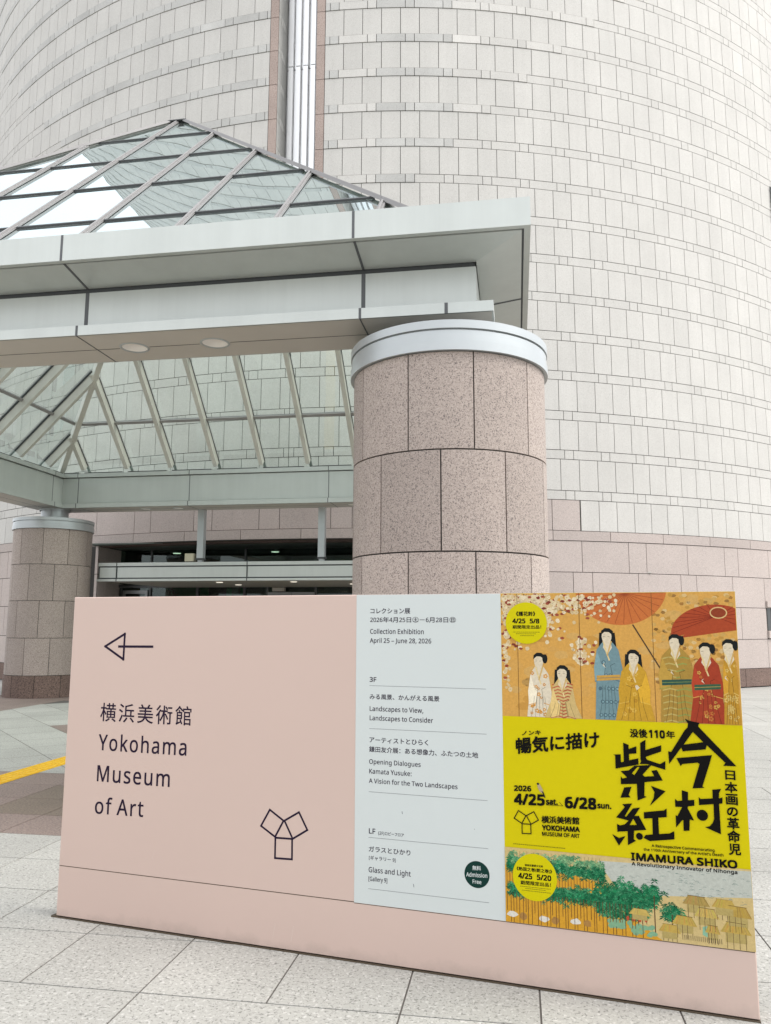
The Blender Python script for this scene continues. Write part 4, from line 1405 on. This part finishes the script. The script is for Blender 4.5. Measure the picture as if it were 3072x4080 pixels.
def robe(cx, zt, hw, hb, col, pat, sash=None, hair='bun', face=1, hcol=(26, 30, 30), motif='dot'):
    """an invented standing figure in a patterned robe"""
    zb_ = PZB + 0.002
    hd = 0.031
    skin = (228, 214, 186)
    zs = zt - 2.15 * hd
    dk = tuple(int(v * 0.62) for v in col)
    lt = tuple(min(255, int(v * 1.12)) for v in col)
    if hair == 'long':
        lay([(cx - 0.034, zt - 0.02), (cx + 0.034, zt - 0.02), (cx + 0.042, zs - 0.06), (cx + 0.034, zs - 0.105), (cx + 0.012, zs - 0.125), (cx - 0.03, zs - 0.07), (cx - 0.04, zs - 0.05)], hcol)
    zm = (zs + zb_) / 2
    lay([(cx - hw * 0.42, zs), (cx - hw * 0.2, zs + 0.012), (cx + hw * 0.2, zs + 0.012), (cx + hw * 0.42, zs), (cx + hw * 0.8, zs - 0.03), (cx + hw, zs - 0.10), (cx + hw * 0.85, zm), (cx + hb, zb_), (cx - hb, zb_), (cx - hw * 0.9, zm), (cx - hw, zs - 0.10), (cx - hw * 0.8, zs - 0.03)], col)
    span = zs - zb_
    for i in range(22):
        fz = pr.uniform(0.05, 0.9)
        x, z = cx + pr.uniform(-0.75, 0.75) * hw, zb_ + span * fz
        c = pat[i % len(pat)]
        if motif == 'stripe':
            z = zb_ + span * (i % 11) / 11.5
            x0_ = cx - hw * 0.8 if i % 2 else cx
            line([(x0_, z), (x0_ + hw * 0.4, z + 0.008), (x0_ + hw * 0.78, z + 0.002)], 0.0052, c)
        elif motif == 'ring':
            r = 0.0085
            x = cx + (-0.62 + 0.31 * (i % 5) + 0.15 * ((i // 5) % 2)) * hw
            z = zb_ + 0.02 + span * 0.86 * (i // 5) / 5.0
            disc(x, z, r, r, c, 10)
            disc(x, z, r * 0.62, r * 0.62, lt, 10)
        else:
            s_ = pr.uniform(0.004, 0.0075)
            for a in range(5):
                disc(x + s_ * math.cos(a * 1.257), z + s_ * math.sin(a * 1.257), s_ * 0.62, s_ * 0.62, c, 6)
    level()
    # sleeves with their own fall, hands just showing
    for sd in (-1, 1):
        lay([(cx + sd * hw * 0.78, zs - 0.035), (cx + sd * hw * 1.04, zs - 0.11), (cx + sd * hw * 0.98, zs - 0.175), (cx + sd * hw * 0.35, zs - 0.165), (cx + sd * hw * 0.18, zs - 0.10), (cx + sd * hw * 0.5, zs - 0.09)], lt if sd * face > 0 else col)
        line([(cx + sd * hw * 0.5, zs - 0.09), (cx + sd * hw * 0.18, zs - 0.10), (cx + sd * hw * 0.35, zs - 0.165)], 0.002, dk)
        line([(cx + sd * hw * 0.98, zs - 0.172), (cx + sd * hw * 0.37, zs - 0.162)], 0.003, pat[0])
    lay([(cx - 0.009 + 0.012 * face, zs - 0.093), (cx + 0.012 * face, zs - 0.088), (cx + 0.024 * face, zs - 0.10), (cx + 0.01 * face, zs - 0.112)], skin)
    for k_ in range(5):
        x = cx + hb * (-0.7 + 0.33 * k_)
        line([(cx + (x - cx) * 0.6, zm - 0.02), (x * 0.7 + cx * 0.3, (zm + zb_) / 2), (x, zb_ + 0.002)], 0.0016, dk)
    lay([(cx - 0.012, zs + 0.014), (cx + 0.012, zs + 0.014), (cx + 0.02, zs - 0.02), (cx, zs - 0.05), (cx - 0.02, zs - 0.02)], skin)
    line([(cx - 0.017, zs + 0.006), (cx - 0.004, zs - 0.045), (cx + 0.006, zs - 0.075)], 0.006, (232, 208, 150))
    line([(cx + 0.017, zs + 0.006), (cx - 0.002, zs - 0.055)], 0.006, (214, 178, 112))
    if sash:
        zc = zb_ + span * 0.5
        lay([(cx - hw * 0.86, zc), (cx + hw * 0.86, zc + 0.008), (cx + hw * 0.86, zc + 0.03), (cx - hw * 0.86, zc + 0.024)], sash)
        line([(cx - hw * 0.86, zc + 0.012), (cx + hw * 0.86, zc + 0.019)], 0.0018, pat[0])
    lay([(cx - 0.009, zt - hd * 1.9), (cx + 0.009, zt - hd * 1.9), (cx + 0.009, zs), (cx - 0.009, zs)], skin)
    disc(cx + 0.002 * face, zt - hd * 1.18, hd * 0.70, hd * 1.10, skin, 18)
    lay([(cx - hd * 0.86, zt - hd * 0.95), (cx - hd * 0.8, zt - hd * 0.35), (cx - hd * 0.3, zt + 0.001), (cx + hd * 0.35, zt), (cx + hd * 0.85, zt - hd * 0.4), (cx + hd * 0.86, zt - hd * 1.2), (cx + hd * 0.62, zt - hd * 0.85), (cx + hd * 0.25, zt - hd * 0.55), (cx - hd * 0.35, zt - hd * 0.52), (cx - hd * 0.68, zt - hd * 0.8)], hcol)
    if hair == 'bun':
        disc(cx - 0.027 * face, zt - hd * 0.85, 0.012, 0.022, hcol, 14)
        line([(cx - 0.027 * face, zt - hd * 0.2), (cx - 0.038 * face, zt - hd * 0.1)], 0.003, (196, 140, 70))
    for sd in (-1, 1):
        line([(cx + 0.004 * face + sd * 0.010 - 0.004, zt - hd * 1.22), (cx + 0.004 * face + sd * 0.010 + 0.004, zt - hd * 1.2)], 0.0014, (60, 46, 40))
        line([(cx + 0.004 * face + sd * 0.010 - 0.004, zt - hd * 0.98), (cx + 0.004 * face + sd * 0.010 + 0.004, zt - hd * 0.95)], 0.0012, (150, 130, 110))
    line([(cx + 0.004 * face, zt - hd * 1.3), (cx + 0.007 * face, zt - hd * 1.55), (cx + 0.004 * face, zt - hd * 1.58)], 0.0011, (176, 150, 124))
    disc(cx + 0.004 * face, zt - hd * 1.8, 0.0034, 0.0016, (176, 84, 64), 8)


for args in ((2.665, 1.470, 0.052, 0.060, (230, 218, 194), [(222, 156, 66), (212, 146, 60)], None, 'bun', -1),
             (2.770, 1.415, 0.056, 0.084, (214, 186, 124), [(184, 92, 66), (196, 106, 74)], None, 'long', -1, (26, 30, 30), 'stripe'),
             (2.975, 1.585, 0.060, 0.062, (120, 150, 156), [(84, 108, 118), (70, 96, 108)], (206, 160, 76), 'long', -1, (24, 28, 28), 'ring'),
             (3.085, 1.490, 0.066, 0.085, (206, 160, 52), [(226, 184, 84), (182, 132, 42)], None, 'long', 1),
             (3.265, 1.560, 0.072, 0.072, (176, 142, 66), [(150, 160, 84), (196, 176, 104)], (52, 88, 76), 'bun', -1, (26, 30, 30), 'stripe'),
             (3.390, 1.525, 0.062, 0.078, (168, 66, 42), [(214, 170, 84), (196, 120, 60)], (60, 96, 72), 'bun', -1),
             (3.484, 1.540, 0.030, 0.034, (196, 148, 52), [(222, 190, 110)], None, 'bun', -1)):
    level()
    robe(*args)
level()
# lower picture: palm grove, water and thatched roofs
rect(PX0, PX1, PZ0, PZM, (214, 190, 132))
lay([(PX0, PZ0), (3.16, PZ0), (3.02, 0.36), (2.94, 0.47), (2.80, 0.50), (PX0, 0.515)], (218, 162, 52))
lay([(2.9, 0.57), (PX1, 0.585), (PX1, 0.48), (3.15, 0.45), (2.98, 0.46)], (196, 200, 190))
for i in range(110):
    x, z = pr.uniform(2.98, PX1 - 0.015), pr.uniform(0.44, 0.565)
    line([(x, z), (x + 0.006, z + 0.002), (x + 0.012, z)], 0.0016, (132, 150, 142))
for i in range(26):
    x = PX0 + 0.02 + 0.016 * i
    rect(x, x + 0.0025, 0.5, PZM - 0.012, (176, 150, 104))


def fronds(n_, fx, fz, dark):
    for i in range(n_ * 2):
        x, z = fx(), fz()
        s = pr.uniform(0.012, 0.024)
        if not (PX0 + s < x < PX1 - s and z > PZ0 + s):
            continue
        c0 = pr.choice(dark)
        for a in range(7):
            an = math.radians(-35 + 250 * a / 6 + pr.uniform(-12, 12))
            L_ = s * pr.uniform(0.75, 1.1)
            ex, ez = x + L_ * math.cos(an), z + L_ * 0.8 * math.sin(an)
            mx_, mz_ = x + L_ * 0.55 * math.cos(an), z + L_ * 0.62 * math.sin(an) + 0.002
            nx_, nz_ = -math.sin(an) * s * 0.13, math.cos(an) * s * 0.13
            k_ = pr.uniform(0.8, 1.2)
            lay([(x, z), (mx_ - nx_, mz_ - nz_), (ex, ez - 0.003), (mx_ + nx_, mz_ + nz_)], tuple(min(255, int(v * k_)) for v in c0))


level()
GR = [(34, 122, 78), (26, 108, 70), (46, 134, 90), (20, 94, 62), (70, 146, 104)]
GL = [(120, 168, 122), (140, 178, 130), (96, 156, 112)]
fronds(70, lambda: pr.uniform(PX0, 2.93), lambda: pr.gauss(0.548, 0.012), GL)
fronds(200, lambda: pr.uniform(PX0, 2.92), lambda: pr.gauss(0.515, 0.014), GR)
for i in range(34):
    x = PX0 + 0.008 + 0.013 * i
    rect(x, x + 0.0026, 0.41, 0.50, pr.choice([(150, 104, 52), (126, 86, 46)]))
level()
fronds(320, lambda: pr.uniform(PX0, 3.06), lambda: pr.gauss(0.408, 0.014), GR)
fronds(130, lambda: pr.gauss(2.98, 0.05), lambda: pr.gauss(0.425, 0.03), GR)
fronds(70, lambda: pr.gauss(3.07, 0.035), lambda: pr.gauss(0.425, 0.028), GR)
fronds(60, lambda: pr.uniform(2.9, 3.1), lambda: pr.gauss(0.36, 0.012), GR)
fronds(24, lambda: pr.gauss(3.13, 0.018), lambda: pr.gauss(0.455, 0.018), GR)
fronds(26, lambda: pr.gauss(3.20, 0.02), lambda: pr.gauss(0.385, 0.018), GR)
level()
for i in range(44):
    x = PX0 + 0.01 + 0.0135 * i + pr.uniform(-0.003, 0.003)
    z0 = PZ0 + (0.002 if i % 3 else 0.05)
    rect(x, x + 0.0024, z0, 0.40, pr.choice([(112, 74, 44), (92, 62, 40)]))
for x in (3.13, 3.20):
    rect(x, x + 0.004, PZ0 + 0.03, 0.38 if x > 3.15 else 0.45, (92, 66, 42))
for i in range(30):
    blob(pr.uniform(2.94, 3.13), pr.uniform(0.285, 0.33), 0.014, 0.011, (134, 178, 142), pr, 7)
for x, z in ((2.52, 0.305), (2.66, 0.30), (2.80, 0.305)):
    blob(x, z, 0.026, 0.014, (228, 224, 212), pr, 9)
    blob(x + 0.05, z - 0.002, 0.018, 0.018, (176, 132, 72), pr, 9)


level()
def hut(x, z, w, h, col):
    lay([(x - w * 0.34, z - h * 0.55), (x + w * 0.34, z - h * 0.55), (x + w * 0.34, z), (x - w * 0.34, z)], (186, 166, 104))
    lay([(x - w * 0.5, z), (x + w * 0.5, z - 0.004), (x + w * 0.3, z + h * 0.55), (x - w * 0.28, z + h * 0.6)], col)
    for i in range(9):
        f = -0.45 + 0.9 * i / 8
        line([(x + w * f * 0.6, z + h * 0.54), (x + w * f, z + 0.002)], 0.0014, tuple(int(v * pr.choice((0.78, 0.88, 1.08))) for v in col))
    line([(x - w * 0.3, z + h * 0.6), (x + w * 0.32, z + h * 0.55)], 0.0022, (120, 96, 54))
    for i in range(4):
        rect(x - w * 0.3 + w * 0.2 * i, x - w * 0.3 + w * 0.2 * i + 0.002, max(PZ0 + 0.002, z - h * 0.9), z, (110, 90, 60))


TH_ = [(198, 168, 86), (186, 156, 78), (206, 178, 98), (176, 150, 84)]
for x, z, w, h in ((3.30, 0.43, 0.11, 0.06), (3.41, 0.43, 0.10, 0.055), (3.46, 0.40, 0.11, 0.07), (3.34, 0.385, 0.10, 0.06), (3.07, 0.365, 0.09, 0.04), (3.25, 0.345, 0.10, 0.06), (3.45, 0.335, 0.12, 0.07), (3.19, 0.31, 0.09, 0.05), (3.36, 0.325, 0.06, 0.05)):
    hut(x, z, w, h, pr.choice(TH_))
blob(3.335, 0.33, 0.018, 0.03, (142, 190, 160), pr, 5)
for x in (3.02, 3.045, 3.07, 3.095):
    blob(x, 0.345, 0.008, 0.012, (196, 84, 56), pr, 6)
for i in range(20):
    x = 3.24 + 0.008 * i
    rect(x, x + 0.002, 0.285, 0.305, (92, 82, 62))
MOT[0] = 0.0
level()
# round badges
disc(2.609, 1.608, 0.097, 0.097, (218, 206, 3), 48)
disc(2.623, 0.4725, 0.099, 0.101, (218, 206, 3), 48)
level()
for x0, x1, z in ((2.548, 2.672, 1.5655), (2.560, 2.655, 1.5575), (2.58, 2.64, 1.549), (2.557, 2.69, 0.4285), (2.58, 2.67, 0.421), (2.565, 2.688, 0.412), (2.529, 2.762, 0.609)):
    x = x0
    while x < x1:
        w_ = pr.uniform(0.003, 0.009)
        rect(x, x + w_, z - 0.0012, z + 0.0012, (92, 88, 26))
        x += w_ + 0.0018
# small bird perched on the date
lay([(2.643, 0.879), (2.650, 0.884), (2.657, 0.876), (2.668, 0.856), (2.672, 0.842), (2.664, 0.840), (2.654, 0.848), (2.647, 0.862)], (186, 168, 136))
lay([(2.662, 0.850), (2.671, 0.846), (2.680, 0.822), (2.676, 0.820)], (46, 42, 40))
disc(2.647, 0.880, 0.0055, 0.005, (40, 36, 36), 12)
line([(2.683, 0.790), (2.756, 0.791), (2.742, 0.806)], 0.0018, (20, 18, 14))
for s in squares(2.5905, 0.7075, 0.415):
    line(s, 0.0042, (20, 18, 14), True)
poster = po.build('poster', [M['print']], sign, colour=True)
YT = YS[0] - 2.5e-4
TEXTS=[
('横浜美術館', 'C', 0.2239, 1.0581, 0.8084, 1.0581, 0.1008),
('Yokohama', 'L', 0.2223, 0.9025, 0.786, 0.9025, 0.0835),
('Museum', 'L', 0.2239, 0.7354, 0.6902, 0.7354, 0.0844),
('of Art', 'L', 0.2213, 0.5643, 0.5329, 0.57, 0.0816),
('コレクション展', 'C', 1.8267, 1.6521, 2.0361, 1.6521, 0.0271),
('2026年4月25日㊏－6月28日㊐', 'C', 1.826, 1.6087, 2.2686, 1.6087, 0.0271),
('Collection Exhibition', 'L', 1.8264, 1.5524, 2.1056, 1.5524, 0.0232),
('April 25 – June 28, 2026', 'L', 1.8252, 1.5079, 2.1435, 1.5079, 0.0222),
('3F', 'L', 1.8255, 1.3162, 1.86, 1.3162, 0.0219),
('みる風景、かんがえる風景', 'C', 1.826, 1.2311, 2.1828, 1.2311, 0.0259),
('Landscapes to View,', 'L', 1.8264, 1.1745, 2.102, 1.1745, 0.0222),
('Landscapes to Consider', 'L', 1.8267, 1.1298, 2.151, 1.1298, 0.0221),
('アーティストとひらく', 'C', 1.826, 1.0226, 2.1258, 1.0226, 0.0259),
('鎌田友介展：ある想像力、ふたつの土地', 'C', 1.8248, 0.9775, 2.3697, 0.9775, 0.0268),
('Opening Dialogues', 'L', 1.8257, 0.9211, 2.0881, 0.9211, 0.0213),
('Kamata Yusuke:', 'L', 1.826, 0.8754, 2.0425, 0.8754, 0.0217),
('A Vision for the Two Landscapes', 'L', 1.8248, 0.8303, 2.2691, 0.8303, 0.0212),
('LF', 'L', 1.8265, 0.5944, 1.8587, 0.5944, 0.023),
('(2F)', 'L', 1.8745, 0.5933, 1.9042, 0.5933, 0.0138),
('ロビーフロア', 'C', 1.9089, 0.5927, 2.0039, 0.5927, 0.0155),
('ガラスとひかり', 'C', 1.8261, 0.5106, 2.036, 0.5106, 0.0246),
('[ギャラリー 9]', 'C', 1.8273, 0.472, 1.9622, 0.472, 0.0206),
('Glass and Light', 'L', 1.8262, 0.4162, 2.0378, 0.4162, 0.0231),
('[Gallery 9]', 'L', 1.8256, 0.3768, 1.9206, 0.3768, 0.0188),
('無料', 'C', 2.3371, 0.4754, 2.3761, 0.4759, 0.0197),
('Admission', 'L', 2.3076, 0.4445, 2.4054, 0.4478, 0.0177),
('Free', 'L', 2.3372, 0.4172, 2.3775, 0.4173, 0.0164),
('ノンキ', 'C', 2.5789, 1.0923, 2.665, 1.0992, 0.0195),
('暢気に描け', 'C', 2.5506, 1.0075, 2.9236, 1.0562, 0.0691),
('没後', 'C', 3.0595, 1.1065, 3.1318, 1.1079, 0.036),
('110', 'L', 3.1406, 1.1097, 3.2038, 1.1093, 0.0309),
('年', 'C', 3.2118, 1.1097, 3.2461, 1.11, 0.0314),
('2026', 'L', 2.5384, 0.8428, 2.6147, 0.8452, 0.022),
('4/25', 'L', 2.5388, 0.7834, 2.6734, 0.7884, 0.0439),
('sat.', 'L', 2.6829, 0.7932, 2.7329, 0.7948, 0.0231),
('6/28', 'L', 2.7681, 0.7849, 2.9009, 0.788, 0.0444),
('sun.', 'L', 2.9093, 0.7934, 2.9663, 0.7942, 0.0226),
('横浜美術館', 'C', 2.66, 0.7101, 2.8265, 0.7166, 0.0306),
('YOKOHAMA', 'L', 2.6622, 0.6798, 2.8269, 0.6846, 0.0208),
('MUSEUM OF ART', 'L', 2.6616, 0.6556, 2.8261, 0.6593, 0.0159),
('A Retrospective Commemorating', 'L', 3.1314, 0.6484, 3.3832, 0.6514, 0.0106),
("the 110th Anniversary of the Artist's Death", 'L', 3.0977, 0.6302, 3.4173, 0.6353, 0.01),
('IMAMURA SHIKO', 'L', 3.0449, 0.5863, 3.4677, 0.5928, 0.0293),
('A Revolutionary Innovator of Nihonga', 'L', 3.0453, 0.5645, 3.4676, 0.5699, 0.0139),
('日', 'C', 3.4426, 0.9501, 3.4802, 0.9499, 0.037),
('本', 'C', 3.4386, 0.8974, 3.4855, 0.898, 0.0421),
('画', 'C', 3.4403, 0.8472, 3.484, 0.8478, 0.0432),
('の', 'C', 3.4417, 0.8018, 3.4821, 0.8024, 0.0346),
('革', 'C', 3.4401, 0.748, 3.4848, 0.7491, 0.0461),
('命', 'C', 3.4386, 0.6963, 3.4857, 0.6978, 0.046),
('児', 'C', 3.4408, 0.6451, 3.4854, 0.6467, 0.0438),
('《護花鈴》', 'C', 2.5627, 1.6406, 2.6521, 1.6406, 0.0213),
('4/25', 'L', 2.5453, 1.6076, 2.6047, 1.6074, 0.0202),
('5/8', 'L', 2.6275, 1.6074, 2.6697, 1.6071, 0.0199),
('期間限定出品！', 'C', 2.5448, 1.5809, 2.6786, 1.5816, 0.0166),
('国指定重要文化財', 'C', 2.5804, 0.5168, 2.6614, 0.5179, 0.0091),
('《熱国之巻(朝之巻)》', 'C', 2.5426, 0.4942, 2.7009, 0.495, 0.017),
('4/25', 'L', 2.5502, 0.4622, 2.611, 0.4633, 0.022),
('5/20', 'L', 2.6339, 0.4639, 2.6956, 0.4645, 0.0211),
('期間限定出品！', 'C', 2.5592, 0.4362, 2.6942, 0.4384, 0.0169)]
BIG={'ima': [(3.2901, 1.1968), (3.3075, 1.1885), (3.3491, 1.1808), (3.3436, 1.1655), (3.4879, 1.0068), (3.4359, 1.0057), (3.4453, 1.0183), (3.3748, 1.0879), (3.3689, 1.0702), (3.2758, 1.0572), (3.2706, 1.0732), (3.2178, 1.0003), (3.2163, 1.0545), (3.2281, 1.0518), (3.2878, 1.1467), (3.3002, 1.1596), (3.303, 1.176)], 'ima_h': [(3.3209, 1.1413), (3.3611, 1.1001), (3.281, 1.086)], 'ima2': [(3.2488, 1.0273), (3.3932, 1.0478), (3.3827, 1.0139), (3.3489, 0.9157), (3.3563, 0.9095), (3.3084, 0.9043), (3.3418, 1.0075), (3.3343, 1.0131), (3.2713, 1.0034), (3.265, 0.9937)], 'mura': [(3.2643, 0.8941), (3.2894, 0.8877), (3.2878, 0.8536), (3.3132, 0.8574), (3.312, 0.8327), (3.2866, 0.8284), (3.2843, 0.8215), (3.3083, 0.7717), (3.291, 0.7743), (3.2877, 0.7285), (3.2643, 0.7257), (3.2652, 0.7703), (3.2605, 0.7699), (3.2348, 0.7372), (3.2347, 0.7878), (3.2417, 0.7851), (3.263, 0.8239), (3.2348, 0.823), (3.2351, 0.8567), (3.2445, 0.8477), (3.2634, 0.8507)], 'sun': [(3.3867, 0.9043), (3.4221, 0.9099), (3.4136, 0.8923), (3.4117, 0.8704), (3.426, 0.8754), (3.4247, 0.8504), (3.4113, 0.8479), (3.4124, 0.724), (3.3502, 0.7486), (3.3695, 0.7529), (3.3817, 0.7677), (3.3882, 0.7839), (3.3894, 0.8451), (3.3315, 0.8369), (3.3312, 0.8699), (3.3393, 0.8625), (3.3868, 0.8686), (3.3875, 0.8964)], 'shi1': [(3.0282, 1.0816), (3.0513, 1.0727), (3.0507, 1.0548), (3.0839, 1.069), (3.0827, 1.0379), (3.0511, 1.0341), (3.0509, 1.0072), (3.09, 1.0176), (3.0902, 0.9909), (2.9919, 0.9677), (2.9918, 1.0247), (2.9824, 1.0275), (3.0156, 1.031), (3.0156, 0.9961), (3.0281, 0.9997)], 'shi2': [(3.1008, 1.0844), (3.1238, 1.0987), (3.1211, 1.0544), (3.1882, 1.0784), (3.187, 1.0517), (3.1208, 1.0255), (3.1263, 1.0135), (3.1799, 0.9981), (3.2025, 1.0125), (3.2008, 0.9749), (3.1256, 0.995), (3.0952, 0.9932), (3.1018, 1.0059), (3.0988, 1.014)], 'shi3': [(3.0129, 0.9582), (3.0472, 0.9636), (3.0725, 0.9845), (3.1436, 0.9919), (3.1055, 0.9487), (3.1133, 0.941), (3.1537, 0.9455), (3.1426, 0.9673), (3.166, 0.972), (3.1881, 0.9294), (3.1123, 0.9172), (3.1092, 0.8591), (3.1187, 0.8557), (3.0801, 0.8376), (3.0796, 0.9081), (3.0121, 0.9025), (3.0126, 0.9367), (3.02, 0.9269), (3.0399, 0.9331)], 'shi3_h': [(3.0845, 0.9802), (3.0947, 0.9808), (3.0709, 0.9445), (3.0602, 0.952)], 'shi4': [(3.026, 0.8894), (3.0568, 0.8943), (3.0432, 0.8586), (3.0509, 0.8489), (3.0079, 0.8447)], 'shi5': [(3.1379, 0.9038), (3.1981, 0.8847), (3.1304, 0.8193), (3.1478, 0.8537), (3.1517, 0.8783)], 'ku': [(3.0143, 0.8177), (3.0569, 0.8237), (3.0234, 0.7674), (3.0295, 0.7659), (3.0585, 0.8026), (3.089, 0.809), (3.0641, 0.7706), (3.0824, 0.774), (3.1114, 0.7171), (3.0605, 0.7096), (3.0575, 0.6731), (3.067, 0.6679), (3.0323, 0.6468), (3.0333, 0.7054), (2.9895, 0.6997), (2.9895, 0.7322), (3.0016, 0.7271), (3.0221, 0.7328), (3.0391, 0.7504), (2.9864, 0.7597), (3.0249, 0.8062)], 'ku_h': [(3.0585, 0.76), (3.0728, 0.7349), (3.0424, 0.7316)], 'ku2': [(2.9674, 0.6877), (2.9955, 0.6739), (3.0236, 0.6843), (2.9944, 0.6414)], 'kou': [(3.104, 0.7906), (3.1874, 0.8042), (3.1989, 0.8131), (3.1981, 0.777), (3.1631, 0.7722), (3.1634, 0.7042), (3.207, 0.7106), (3.2259, 0.7214), (3.2255, 0.6876), (3.1243, 0.6717), (3.0988, 0.6827), (3.1073, 0.6955), (3.1374, 0.7008), (3.1383, 0.7683), (3.1041, 0.7636)]}

tt = MB()
HO = {'ima': 'ima_h', 'shi3': 'shi3_h', 'ku': 'ku_h'}
for k_, P in BIG.items():
    if not k_.endswith('_h'):
        flat(tt, P, YT, [BIG[HO[k_]]] if k_ in HO else [])
for cx, cz, r in ((3.3424, 0.7960, 0.0225), (3.0818, 0.688, 0.0145)):
    flat(tt, [(cx + r * math.cos(i * 0.2618), cz + r * math.sin(i * 0.2618)) for i in range(24)], YT - 1e-4)
tt.build('title_lettering', [M['black']], poster)
for i, (txt, mode, x0, z0, x1, z1, h) in enumerate(TEXTS):
    if i < 4:
        lettering(txt, mode, x0, z0, x1, z1, h, -0.0007, M['ink'], sign, 0.009 if i else 0.006)
    elif i < 24:
        lettering(txt, mode, x0, z0, x1, z1, h, -0.0019, M['ink'], sheet, 0.018 if txt in ('3F', 'LF') else 0.009)
    elif i < 27:
        lettering(txt, mode, x0, z0, x1, z1, h, -0.0022, M['sign_white'], sheet, 0.015)
    else:
        lettering(txt, mode, x0, z0, x1, z1, h, YT, M['black'], poster, 0.045 if mode == 'L' and h > 0.019 else 0.026)
